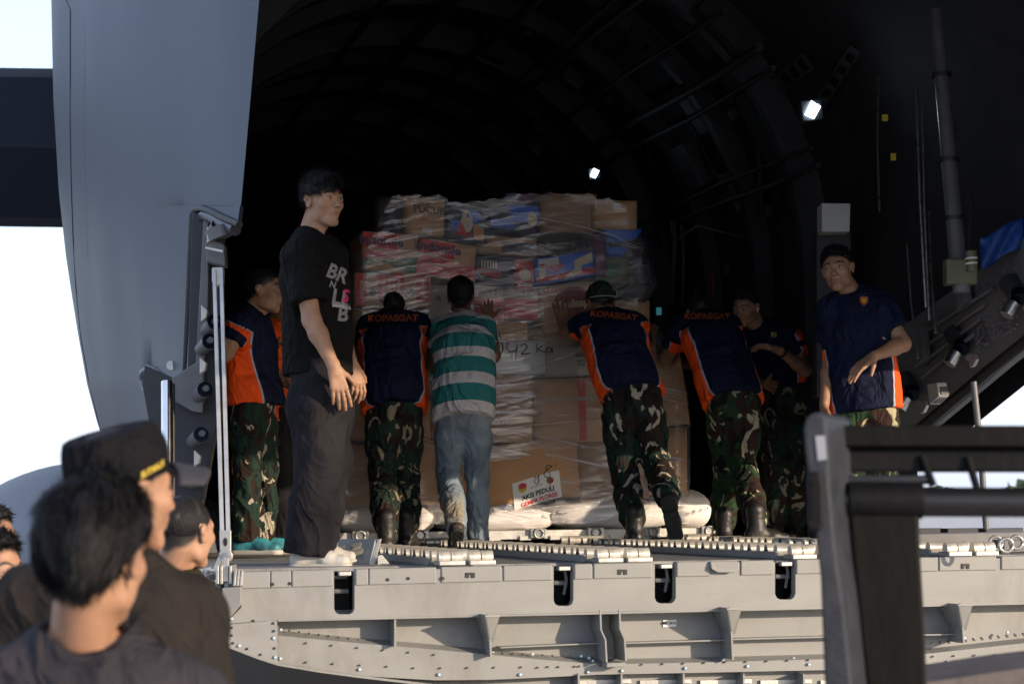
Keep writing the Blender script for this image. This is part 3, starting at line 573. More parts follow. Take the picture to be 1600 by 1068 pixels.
# roller tracks on the deck
def track_a(px): p = onz(px, topy(px) - 3, 0); return toL(p)[0]
ROLLM = mat('roller_metal', (.78, .75, .66), (.6, .57, .5), .32, .55, scale=20)
tra = [track_a(x) for x in (731, 968, 1262, 1506)]
m = MB(); m.tube([Vector((-.105, 0, 0)), Vector((.105, 0, 0))], .027, 14); roll0 = m.build('roller', ROLLM, None, smooth=True, auto=40, origin=Vector((0, 0, 0)))
m = MB(); m.prism([Vector((-.118, -.035, -.030)), Vector((-.118, .035, -.030)), Vector((-.118, .0, .026))], Vector((.008, 0, 0)))
brk0 = m.build('roller_bracket', DARKPAINT, None, origin=Vector((0, 0, 0)))
first = True
for i, a in enumerate(tra):
    m = MB(); m.lbox(a - .13, a + .13, .22, 3.5, .0, .012); m.lbox(a - .135, a - .125, .22, 3.5, 0, .03); m.lbox(a + .125, a + .135, .22, 3.5, 0, .03); m.build('roller_tray', PRIMER, ramp)
    n = 15
    for k in range(n):
        p = L(a, .30 + k * .215, .033)
        if first: o = roll0; o.location = p; o.rotation_euler.z = TH; par(o, ramp); q = brk0; q.location = p + LB * .095; q.rotation_euler.z = TH; par(q, ramp); first = False
        else: inst(roll0, 'roller', p, ramp, (0, 0, TH)); inst(brk0, 'roller_bracket', p + LB * .095, ramp, (0, 0, TH)); inst(brk0, 'roller_bracket', p + LB * .095 + LA * .23, ramp, (0, 0, TH))
    for da in (-.092, -.038, .038, .092): inst(roll0, 'roller', L(a + da, .10, .032), ramp, (0, 0, TH), (.23, 1.05, 1.05))
    for da in (-.065, .065):
        m = MB(); m.lbox(a + da - .055, a + da + .055, .05, .16, 0, .02); m.build('roller_cradle', ALU, ramp, bevel=.003)
# rollers carry on into the hold
for a in tra:
    m = MB(); m.lbox(a - .13, a + .13, 3.7, 9, .0, .012); m.build('roller_tray', PRIMER, plane)
    for k in range(3): inst(roll0, 'roller', L(a, 3.72 + k * .19, .042), plane, (0, 0, TH))
# deck rails, guide rail at the right and flip-up plate at the left
m = MB(); m.lbox(3.6, 4.5, .5, .62, 0, .06); m.build('deck_rail', SILLPAINT, ramp, bevel=.006); m = MB(); m.lbox(3.55, 4.5, 1.6, 1.75, 0, .08); m.build('deck_rail', SILLPAINT, ramp, bevel=.006)
for px in (1440, 1505, 1565):
    p = toL(onz(px, 838, .04)); m = MB(); m.lbox(p[0] - .1, p[0] + .14, p[1], p[1] + .1, 0, .09); m.build('guide_rail', DARKPAINT, ramp, bevel=.006)
for px, py in ((1556, 858), (1572, 862), (1588, 857)):
    p = onz(px, py, .02); m = MB(); m.tube([p + Vector((.03 * math.cos(t), 0, .03 + .03 * math.sin(t))) for t in [k * math.pi / 5 for k in range(11)]], .008, 8); m.build('tie_down_ring', ALU, ramp, smooth=True)
# hinged plate behind the white shoe
A = [onz(520, 874, .0), onz(582, 880, 0.)]; m = MB(); c0, c1 = at(520, 880, 9.5), at(577, 883, 9.35); u = Vector((.02, .12, .11))
fp = thing('flip_plate', (c0 + c1) / 2); par(fp, ramp)
m.hexa([c0, c1, c1 + Vector((0, .02, -.02)), c0 + Vector((0, .02, -.02)), c0 + u, c1 + u * 1.05, c1 + u * 1.05 + Vector((0, .02, -.02)), c0 + u + Vector((0, .02, -.02))]); m.build('plate', mat('blue_grey_paint', (.3, .34, .38), (.24, .28, .32), .4), fp, bevel=.003)
m = MB(); m.prism([at(x, y, 9.3) for x, y in ((576, 884), (590, 842), (596, 841), (586, 880), (584, 886))], Vector((0, .03, 0))); m.build('side_arm', ALU, fp, bevel=.002)
m = MB(); m.prism([at(x, y, 9.25) for x, y in ((590, 868), (596, 866), (609, 881), (604, 885), (597, 880), (594, 884), (590, 882))], Vector((0, .03, 0))); m.build('arm_bracket', WHITEPAINT, fp, bevel=.002)
for (x, y) in ((530, 858), (556, 853), (533, 868), (559, 862)):
    m = MB(); p = at(x, y, 9.42); m.box(p, (.05, .03, .012), Vector((1, .1, .25)).normalized(), Vector((0, 1, .9)).normalized(), Vector((0, -.9, 1)).normalized()); m.build('plate_latch', ALU, fp, bevel=.002)
m = MB(); m.tube([at(520, 882, 9.2), at(545, 882, 9.2)], .02, 10); m.build('plate_hinge', ALU, fp, smooth=True, auto=40)
# ------------------------------------------------------------------ pallet, cartons, sacks, stretch wrap
PB = 4.06
def C(px, py, o=0.): return onb(px, py, PB + o)
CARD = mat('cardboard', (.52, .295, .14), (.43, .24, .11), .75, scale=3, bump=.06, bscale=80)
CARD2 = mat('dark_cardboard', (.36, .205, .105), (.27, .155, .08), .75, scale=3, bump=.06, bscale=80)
CARDW = mat('pale_cardboard', (.42, .36, .28), (.34, .29, .22), .75, scale=3)
RED = mat('red_print', (.55, .015, .02), (.45, .012, .018), .55, scale=20); GREEN = mat('green_print', (.02, .17, .06), (.015, .13, .05), .55)
BLUE = mat('blue_print', (.02, .14, .6), (.02, .11, .48), .5); CREAM = mat('cream_print', (.6, .5, .32), (.5, .4, .25), .6); ORANGE = mat('orange_print', (.55, .25, .07), (.45, .2, .06), .6)
NAVYBOX = mat('navy_print', (.03, .035, .07), (.02, .022, .045), .5); WHITEP = mat('white_print', (.62, .6, .56), (.55, .53, .5), .6); PURPLE = mat('purple_plastic', (.12, .03, .08), (.08, .02, .06), .3)
GREENBOX = mat('green_box', (.06, .12, .03), (.1, .1, .04), .6, scale=14)
BAGDARK = mat('dark_clear_bag', (.05, .03, .045), (.02, .015, .025), .22, scale=5, bump=.9, bscale=9)
SACK = mat('woven_sack', (.80, .77, .73), (.70, .68, .65), .7, scale=6, bump=.35, bscale=14)
class Carton:
    def __init__(s, q, depth=.5, o=0., material=None, label='', group='wrapped cartons', name='carton', puff=.006, seed=0):
        s.q = [C(*p, o) for p in q]          # TL, TR, BR, BL on the front plane
        s.d = LB * depth; s.seed = seed + len(q) + q[0][0]; s.puff = puff; s.kids = 0
        m = MB(); n = 7
        def face(fn):
            m.grid([[fn(i / n, j / n) for i in range(n + 1)] for j in range(n + 1)])
        face(lambda u, v: s.pt(u, v, 0)); face(lambda u, v: s.pt(1 - u, v, 1)); face(lambda u, v: s.pt(0, v, 1 - u)); face(lambda u, v: s.pt(1, v, u)); face(lambda u, v: s.pt(u, 0, 1 - v)); face(lambda u, v: s.pt(u, 1, v))
        s.o = m.build(name, material or CARD, None, smooth=True, auto=40)
        bm = bmesh.new(); bm.from_mesh(s.o.data); bmesh.ops.remove_doubles(bm, verts=bm.verts, dist=.0004); bmesh.ops.recalc_face_normals(bm, faces=bm.faces); bm.to_mesh(s.o.data); bm.free()
        tag(s.o, label, 'box' if name == 'carton' else 'sack', group)
    def pt(s, u, v, w, off=0.):
        t = s.q[0].lerp(s.q[1], u); b = s.q[3].lerp(s.q[2], u); p = t.lerp(b, v) + s.d * w
        bul = math.sin(math.pi * min(1, max(0, u))) * math.sin(math.pi * min(1, max(0, v)))
        k = noise.noise(Vector((u * 2.3 + s.seed, v * 2.3, w * 2)))
        return p - LB * ((s.puff * bul * (1 if w < .5 else -1)) + k * s.puff * .8 + off) + UP * noise.noise(Vector((u * 2 + s.seed, w * 3, 5))) * s.puff
    def band(s, u0, u1, f0, f1, material, name='printed_panel', n=10, nv=4, off=.0016):
        f0 = f0 if callable(f0) else (lambda u, k=f0: k); f1 = f1 if callable(f1) else (lambda u, k=f1: k); m = MB(); s.kids += 1; off += .0005 * s.kids
        m.grid([[s.pt(u0 + (u1 - u0) * i / n, f0(u0 + (u1 - u0) * i / n) + (f1(u0 + (u1 - u0) * i / n) - f0(u0 + (u1 - u0) * i / n)) * j / nv, 0, off) for i in range(n + 1)] for j in range(nv + 1)])
        return m.build(name, material, s.o, smooth=True)
    def disc(s, cu, cv, ru, rv, material, name='printed_mark', off=.0016):
        m = MB(); s.kids += 1; off += .0005 * s.kids; pts = [s.pt(cu + ru * math.cos(t), cv + rv * math.sin(t), 0, off) for t in [i * math.pi / 9 for i in range(18)]]
        m.add([s.pt(cu, cv, 0, off)] + pts, [(0, 1 + (i + 1) % 18, 1 + i) for i in range(18)]); return m.build(name, material, s.o)
    def text(s, str_, cu, cv, h, material, bold=.0, rot=0., wid=1., shear=0.):
        me = text_mesh(str_, 1., bold, 0); s.kids += 1; off = .002 + .0005 * s.kids
        W = (s.q[1] - s.q[0]).length; Hh = (s.q[3] - s.q[0]).length; c, si = math.cos(rot), math.sin(rot); wp = []
        for v in me.vertices:
            x, y = v.co.x * h * wid + v.co.y * h * shear, v.co.y * h; x, y = x * c - y * si, x * si + y * c
            wp.append(s.pt(cu + x / W, cv - y / Hh, 0, off))
        for v, p in zip(me.vertices, wp): v.co = p - wp[0]
        me.materials.clear(); me.materials.append(material); o = bpy.data.objects.new('lettering', me); COL.objects.link(o); o.location = wp[0]; par(o, s.o); return o
def rect(x0, y0, x1, y1, t=0., s=0.): return [(x0 + s, y0 - t), (x1 + s, y0 + t), (x1, y1 + t), (x0, y1 - t)]
G = 'cartons stacked on the wrapped pallet'
def mie(c):                                          # red noodle carton front
    c.band(.0, .62, .02, lambda u: .42 - .05 * math.sin(u * 9), RED); c.band(.0, .62, lambda u: .50 - .03 * math.sin(u * 9), lambda u: .66, RED)
    c.text('Indomie', .33, .22, .075, mat('navy_ink', (.02, .025, .08)), .03, wid=1.1)
c = Carton(rect(567, 364, 653, 425, 3), .5, -.03, CARD, 'red and green printed noodle carton at the left end, above the two small 40 cartons', G); mie(c)
c.band(.0, 1., lambda u: .70 - .22 * (u - .4) * u, lambda u: .88 - .1 * math.sin(u * 5), GREEN); c.text('MIE GORENG', .52, .76, .035, CREAM, .02)
c = Carton([(659, 371), (744, 385), (740, 442), (649, 426)], .5, -.06, CARD, 'tilted red printed noodle carton right of the green striped one', G); mie(c)
c.band(.0, 1., lambda u: .62 + .1 * math.sin(u * 4), 1., RED)
for (x0, x1, lb) in ((555, 612, 'small carton with red bands and a sideways 40, at the left end'), (613, 673, 'small carton with red bands and a sideways 40, second from the left end')):
    c = Carton(rect(x0, 427, x1, 479, 1.5), .45, -.02, CARD, lb, G); c.band(.02, .3, .02, .98, RED); c.band(.62, .95, .04, .85, RED); c.text('Indomie', .16, .5, .035, CREAM, .02, math.pi / 2); c.text('40', .47, .55, .055, INK, .04, -math.pi / 2); c.text('Indomie', .78, .45, .035, CREAM, .02, math.pi / 2)
c = Carton(rect(634, 308, 694, 366, 3.5), .5, -.02, CARD, 'plain brown carton printed PUCUK near the top left corner', G); c.text('PUCUK', .62, .34, .062, INK, .02); c.text('HARUM', .4, .2, .03, INK); c.text('350 ml', .55, .62, .03, RED); c.band(.42, .7, .82, .92, WHITEP)
Carton(rect(588, 308, 634, 362, 0), .6, .1, BAGDARK, 'dark bundle under film at the top left corner', G, puff=.03)
c = Carton(rect(697, 320, 762, 378, 6), .5, .0, NAVYBOX, 'dark blue and red snack carton right of the PUCUK carton', G); c.band(.1, .95, lambda u: .3 + .2 * math.sin(u * 7), lambda u: .55 + .25 * math.sin(u * 5), BLUE); c.disc(.5, .45, .14, .3, CREAM); c.band(.25, .6, lambda u: .5 + .3 * math.sin(u * 9) ** 2, .85, RED); c.band(.65, .9, lambda u: .3 + u * .3, .9, ORANGE)
c = Carton(rect(764, 314, 843, 366, 4), .5, .02, NAVYBOX, 'blue biscuit carton in the top row, middle', G); c.band(.4, .98, .1, .6, BLUE); c.disc(.85, .5, .1, .22, CREAM); c.band(.05, .5, .6, .85, BLUE)
c = Carton(rect(790, 303, 862, 318, 1), .4, .3, mat('red_blue_box', (.2, .03, .03), (.03, .06, .2), .6, scale=6), 'flat red and blue carton lying on the top of the load', G)
Carton(rect(845, 306, 930, 362, 2), .5, .1, CARD2, 'dark brown carton in the top row beside the labelled one', G)
c = Carton(rect(930, 313, 995, 357, 1), .5, .0, CARD, 'brown carton with a small white label at the top right corner', G); c.band(.42, .62, .1, .3, WHITELABEL); c.band(0, 1, .78, .84, CARDW)
Carton(rect(862, 303, 932, 315, 1), .4, .3, ORANGE, 'flat orange brown carton lying on the top of the load', G)
c = Carton(rect(747, 370, 838, 398, 3), .5, .0, CARD2, 'dark carton with blue print in the second row', G); c.band(.4, .95, .3, .9, NAVYBOX); c.text('Tango', .3, .45, .04, RED, .02)
c = Carton(rect(742, 401, 804, 446, 2), .5, -.03, NAVYBOX, 'dark brown wafer carton with a red Tango name and pale wafer strips', G)
for k in range(6): c.band(.16 + .07 * k, .2 + .07 * k, .16, .42, CREAM, n=1, nv=1)
c.text('Tango', .36, .58, .062, RED, .04)
c = Carton(rect(806, 406, 834, 452, 1), .5, -.04, RED, 'narrow red upright carton with a pale round mark', G); c.disc(.5, .5, .34, .22, CREAM); c.band(.1, .9, .78, .9, WHITEP)
c = Carton([(836, 404), (926, 392), (929, 430), (839, 445)], .5, -.05, BLUE, 'bright blue wafer carton showing Tango and pale biscuits', G)
c.band(0, 1., lambda u: .74 - .1 * u, .92, RED); c.band(.05, .4, .05, .35, WHITEP); c.text('Tango', .27, .4, .06, RED, .04); c.disc(.1, .6, .06, .2, CREAM); c.band(.48, .78, lambda u: .86 - 1.3 * (u - .48), lambda u: .98 - .5 * (u - .48), CREAM); c.band(.66, .98, lambda u: .3 - .8 * (u - .66), lambda u: .6 - .5 * (u - .66), CREAM)
c = Carton(rect(945, 356, 1002, 400, 1), .5, .05, BLUE, 'blue carton under the labelled brown one at the right', G); c.band(.1, .9, .5, .7, NAVYBOX)
Carton(rect(927, 366, 948, 432, 1), .4, -.02, PURPLE, 'purple plastic packet squeezed beside the blue carton', G, puff=.03)
c = Carton(rect(932, 402, 982, 442, 1), .5, .0, GREENBOX, 'green printed carton right of the bright blue wafer carton', G); c.band(.1, .7, .25, .7, GREEN); c.text('HIJAU', .5, .45, .05, NAVYBOX, .02)
Carton([(976, 374), (1012, 366), (1022, 440), (972, 450)], .5, .05, BAGDARK, 'dark clear bag hanging out at the right of the load', G, puff=.05)
Carton([(982, 438), (1026, 440), (1008, 474), (975, 470)], .35, .0, BAGDARK, 'small glossy dark bag bulging at the right edge', G, puff=.06)
c = Carton(rect(672, 446, 740, 500, 1), .5, -.01, CARDW, 'pale carton behind the head of the man in the striped shirt', G); c.text('R', .2, .4, .05, INK)
for (x0, x1, t) in ((742, 787, 'pale over red carton with a row of digits, left of its twin'), (789, 841, 'pale over red carton with a row of digits, right of its twin')):
    c = Carton(rect(x0, 447, x1, 499, 1), .5, -.02, CARDW, t, G); c.band(0, 1, .38, 1., RED); c.text('1.5', .62, .18, .045, INK); c.band(.0, 1., .62, .66, CARDW)
c = Carton([(845, 447), (934, 438), (938, 508), (850, 520)], .5, -.03, CARD, 'orange brown carton with a large dark oval brand under the tall stack', G); c.disc(.55, .42, .36, .34, mat('maroon_print', (.22, .03, .03))); c.text('Sedaap', .55, .45, .07, CREAM, .05)
for k in range(5): c.band(.03 + .07 * k, .07 + .07 * k, .06, .13, RED, n=1, nv=1)
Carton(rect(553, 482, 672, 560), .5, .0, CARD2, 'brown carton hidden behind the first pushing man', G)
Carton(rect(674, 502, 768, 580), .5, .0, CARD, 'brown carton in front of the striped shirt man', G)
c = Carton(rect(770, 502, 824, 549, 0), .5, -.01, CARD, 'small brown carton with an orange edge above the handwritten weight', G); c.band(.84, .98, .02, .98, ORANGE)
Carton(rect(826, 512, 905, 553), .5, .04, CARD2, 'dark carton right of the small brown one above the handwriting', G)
c = Carton(rect(850, 540, 960, 588, -2), .5, -.02, CARDW, 'pale carton with an upside-down printed donation notice', G); c.text('INDONESIA', .62, .3, .032, INK, .02, math.pi); c.text('PEDULI', .65, .55, .05, INK, .03, math.pi)
Carton(rect(960, 470, 1015, 552), .5, .0, CARD, 'plain brown carton behind the man in the camouflage cap', G)
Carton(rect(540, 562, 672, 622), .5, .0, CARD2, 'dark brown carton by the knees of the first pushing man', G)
Carton(rect(676, 532, 852, 584), .5, -.045, mat('white_plastic_wrap', (.62, .60, .57), (.52, .5, .48), .5), 'flat pale carton under the handwritten weight', G)
c = Carton(rect(768, 585, 832, 692, 2), .5, -.04, CARD, 'tall brown carton marked XL beside the blue jeans', G); c.text('XL', .28, .72, .045, INK)
c = Carton([(834, 592), (944, 588), (948, 688), (836, 694)], .5, -.05, CARD, 'brown carton with a red tape stripe down its right part', G); c.band(.62, .72, .02, .98, RED, 'red_tape'); c.band(.0, 1., .3, .36, CARDW, 'clear_tape')
Carton([(1018, 552), (1062, 552), (1078, 662), (1016, 664)], .5, -.02, CARD, 'tall brown carton at the right end of the middle row', G, puff=.02)
Carton(rect(540, 624, 672, 688), .5, .0, CARD, 'brown carton beside the dark trousers, second row from the floor', G)
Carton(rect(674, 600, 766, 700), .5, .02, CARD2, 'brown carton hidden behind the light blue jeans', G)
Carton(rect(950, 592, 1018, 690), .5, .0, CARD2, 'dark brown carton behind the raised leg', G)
Carton([(525, 694), (680, 690), (684, 786), (526, 792)], .6, -.03, CARD, 'wide brown carton at the lower left corner of the load', G, puff=.025)
c = Carton([(690, 706), (902, 684), (906, 776), (692, 796)], .6, -.06, CARD, 'wide bulging brown carton carrying the white aid sticker', G, puff=.035)
def on(c, x, y):                                      # photograph pixel to the carton face
    A, B, D = c.q[0], c.q[1], c.q[3]; p = onb(x, y, PB - .06); e1, e2 = B - A, D - A; r = p - A
    g11, g12, g22 = e1.dot(e1), e1.dot(e2), e2.dot(e2); d = g11 * g22 - g12 * g12; r1, r2 = r.dot(e1), r.dot(e2)
    return ((r1 * g22 - r2 * g12) / d, (r2 * g11 - r1 * g12) / d)
cs = [on(c, x, y) for x, y in ((798, 754), (871, 735), (876, 775), (802, 795))]
m = MB(); n = 8
m.grid([[c.pt(*(tuple(a + (b - a) * i / n for a, b in zip([p + (q - p) * j / n for p, q in zip(cs[0], cs[3])], [p + (q - p) * j / n for p, q in zip(cs[1], cs[2])]))), 0, .004) for i in range(n + 1)] for j in range(n + 1)])
stk = m.build('aid_sticker', WHITELABEL, c.o, smooth=True); rot = math.atan2(19, 73); c.kids = 6
def sp(x, y): return on(c, x, y)
for (txt, x, y, h, mt, bd) in (('AKSI PEDULI', 838.5, 770, .040, INK, .035), ('GEMPA FLORES', 840, 780, .036, RED, .03), ('PEDULI INDONESIA', 836, 759.5, .010, INK, .01)):
    u, v = sp(x, y); c.text(txt, u, v, h, mt, bd, rot * .72, .95)
u, v = sp(814, 761); c.disc(u, v, .030, .085, mat('emblem_gold', (.6, .45, .02))); c.disc(u, v - .03, .03, .05, RED)
u, v = sp(857, 751); c.disc(u, v, .027, .055, mat('emblem_maroon', (.3, .06, .04))); c.band(u - .003, u + .003, v, v + .1, mat('emblem_maroon', (.3, .06, .04)), 'printed_mark', 1, 1)
u, v = sp(836, 753)
for sgn in (-1, 1):
    m = MB(); pts = [c.pt(u + sgn * .02 * math.sin(t) ** 1 * (1 - .1 * t), v - .07 + .1 * t / 3.1 * 1.2, 0, .0085) for t in np.linspace(0.15, 3.1, 9)]; m.tube(pts, .004, 5, flat=.4); m.build('heart_mark', RED if sgn < 0 else INK, c.o)
    c.disc(u + sgn * .012, v - .09, .006, .018, RED if sgn < 0 else INK)
def scrawl(parent, strokes, P, r=.004, nm='handwriting'):
    m = MB()
    for s in strokes:
        if len(s) > 2:
            pts = []
            for i in range(len(s) - 1):
                p0, p1, p2, p3 = s[max(i - 1, 0)], s[i], s[i + 1], s[min(i + 2, len(s) - 1)]
                for k in range(4):
                    t = k / 4; pts.append(tuple(.5 * (2 * b + (c_ - a) * t + (2 * a - 5 * b + 4 * c_ - d) * t * t + (3 * b - a - 3 * c_ + d) * t ** 3) for a, b, c_, d in zip(p0, p1, p2, p3)))
            pts.append(s[-1])
        else: pts = s
        m.tube([P(*p) for p in pts], r, 6, flat=.5)
    return m.build(nm, INK, parent)
scrawl(c.o, [[(863, 728), (856, 726), (853, 731), (858, 737), (860, 743), (853, 745), (850, 738), (857, 732), (863, 728)], [(869, 724), (868, 728)]], lambda x, y: onb(x, y, PB - .108))
Carton([(904, 684), (1010, 676), (1014, 776), (908, 786)], .6, -.01, CARD2, 'brown carton at the bottom, right of the stickered one', G, puff=.02)
c = Carton([(1012, 668), (1073, 666), (1074, 768), (1014, 774)], .6, -.03, CARD, 'brown carton with frosted film at the lower right corner', G, puff=.015)
# a second layer behind the left end and the core
for (a0, a1, z0, z1, t) in ((1.35, 3.2, .35, 1.95, 'plain brown carton block in the heart of the load'), (1.32, 2.3, 1.2, 1.95, 'brown carton in the second layer at the upper left'),):
    p = [toL(C(540, 700)), toL(C(1060, 700))]; m = MB(); m.lbox(a0, a1, PB + .62, PB + 1.9, z0, z1 - .1 * (a0 > 1.33)); tag(m.build('carton', CARD2, None, bevel=.01), t, 'box')
    if a0 == 1.35: continue
# sacks
def sack(x0, x1, y0, y1, o, label, seed, depth=.55):
    A, B, D = C(x0, (y0 + y1) / 2, o), C(x1, (y0 + y1) / 2, o), C((x0 + x1) / 2, y0, o); W = (B - A) / 2; Z = (C(x0, y0, o) - C(x0, y1, o)).length / 2; c0 = (A + B) / 2 + LB * depth / 2
    m = MB(); nu, nv = 44, 22; vs = []; fs = []; e = .55
    def sg(x, p): return math.copysign(abs(x) ** p, x)
    for j in range(nv + 1):
        ph = math.pi * (j / nv - .5)
        for i in range(nu):
            t = 2 * math.pi * i / nu; x = sg(math.cos(ph), .6) * sg(math.cos(t), .45); y = sg(math.cos(ph), .6) * sg(math.sin(t), .6); z = sg(math.sin(ph), .7)
            k = noise.noise(Vector((x * 2.2 + seed, y * 2, z * 1.5))) * .022 + noise.noise(Vector((x * 7 + seed, y * 6, z * 5))) * .009
            vs.append(c0 + W * (x * (1 + .02 * math.sin(z * 5 + seed))) + LB * (y * depth / 2) + UP * (z * Z * (1 - .12 * abs(x) ** 3)) + (LB * -y + UP * z * .7) * k)
    for j in range(nv):
        for i in range(nu): i2 = (i + 1) % nu; fs.append((j * nu + i, j * nu + i2, (j + 1) * nu + i2, (j + 1) * nu + i))
    m.add(vs, fs); o_ = m.build('sack', SACK, None, smooth=True); tag(o_, label, 'sack', 'white sacks under the load'); return o_
sack(524, 690, 786, 838, -.05, 'white woven sack at the left end under the load', 1)
sack(686, 874, 789, 832, -.04, 'white woven sack between the blue jeans and the pallet ring', 4)
s3 = sack(866, 1066, 779, 829, -.06, 'long white woven sack under the raised boot', 9)
s4 = sack(1056, 1119, 765, 827, -.03, 'short upright white sack with black stitch marks at the right end', 14)
scrawl(s4, [[(1070 + 10 * k, 806 - 3 * k), (1076 + 10 * k, 800 - 3 * k), (1074 + 10 * k, 806 - 3 * k)] for k in range(4)], lambda x, y: onb(x, y, PB - .10), .003, 'stitch_mark')
scrawl(s3, [[(868, 800), (878, 802), (886, 801)], [(872, 797), (868, 806)]], lambda x, y: onb(x, y, PB - .09), .004, 'tie_cord')
# pallet
pal = thing('cargo_pallet', (toL(C(640, 840))[0] and C(820, 838)), 'flat aluminium cargo pallet with edge rails and tie-down rings under the wrapped load', 'pallet')
pz = toL(C(640, 838))[2]; pa0, pa1 = toL(C(524, 840))[0], toL(C(1122, 828))[0]
m = MB(); m.lbox(pa0, pa1, PB - .0, PB + 2.6, .075, .10); m.build('deck_sheet', ALU, pal)
m = MB(); m.lbox(pa0, pa1, PB - .14, PB - .0, .07, .085); m.build('edge_rail', ALU, pal, bevel=.004)
m = MB(); m.lbox(pa0, pa1, PB - .15, PB - .135, .05, .105); m.build('rail_lip', ALU, pal, bevel=.003)
for k in range(7):
    a = pa0 + .12 + (pa1 - pa0 - .24) * k / 6; rg = None; m = MB(); m.lbox(a - .05, a + .05, PB - .18, PB - .145, .055, .115); rg = m.build('ring_mount', STEEL, pal, bevel=.004)
    m = MB(); m.tube([L(a + .028 * math.cos(t), PB - .19, .085 + .028 * math.sin(t)) for t in [i * math.pi / 6 for i in range(13)]], .006, 6); m.build('tie_down_ring', ALU, rg, smooth=True)
for k in range(12):
    a = pa0 + .15 + k * .19; m = MB(); m.lbox(a, a + .07, PB - .165, PB - .14, .045, .07); m.build('lip_notch', ALU, pal)

# stretch film over the whole load
def wl(py): return interp(py, [(300, 600), (316, 588), (356, 582), (366, 563), (425, 551), (560, 546), (690, 522), (800, 518), (842, 520)])
def wr(py): return interp(py, [(300, 975), (314, 996), (360, 1000), (392, 1010), (440, 1028), (470, 1016), (500, 1016), (552, 1060), (600, 1074), (665, 1079), (780, 1078), (842, 1080)])
NY, NX = 110, 130; rows = []; uvs = []; y_list = [301 + (818 - 301) * j / NY for j in range(NY + 1)]
for j, y in enumerate(y_list):
    x0, x1 = wl(y), wr(y); r = []; ruv = []
    for k in range(6): # left return going forward
        d = 2.2 * (1 - k / 6); p = C(x0, y, d - .06) ; q = C(x0, y, -.06); p = q + LB * d; r.append(p); ruv.append((-d, toL(q)[2]))
    for i in range(NX + 1):
        s = i / NX; x = x0 + (x1 - x0) * s; y = y_list[j] + (1 - j / NY) ** 9 * (interp(x, [(588, 8), (640, 4), (696, 5), (704, 16), (780, 10), (800, 1), (860, 1), (925, 3), (935, 9), (995, 14)]) + 2 * math.sin(x * .21)); edge = min(s, 1 - s) * 30; bul = .10 * min(1, math.sqrt(edge)) if edge < 1 else .10
        a_, z_ = s * 2.3, (842 - y) / 250.
        k = noise.noise(Vector((a_ * 1.6, z_ * 3.2, 3.1))) * .020 + noise.noise(Vector((a_ * 2.5, z_ * 22 - a_ * 4, 8))) * .007
        p = C(x, y, .03 - bul + k); r.append(p); ruv.append((a_, z_))
    for k in range(1, 7): q = C(x1, y, -.03); r.append(q + LB * 2.2 * k / 6); ruv.append((2.3 + 2.2 * k / 6, (842 - y) / 250.))
    rows.append(r); uvs.append(ruv)
m = MB(); m.grid(rows)
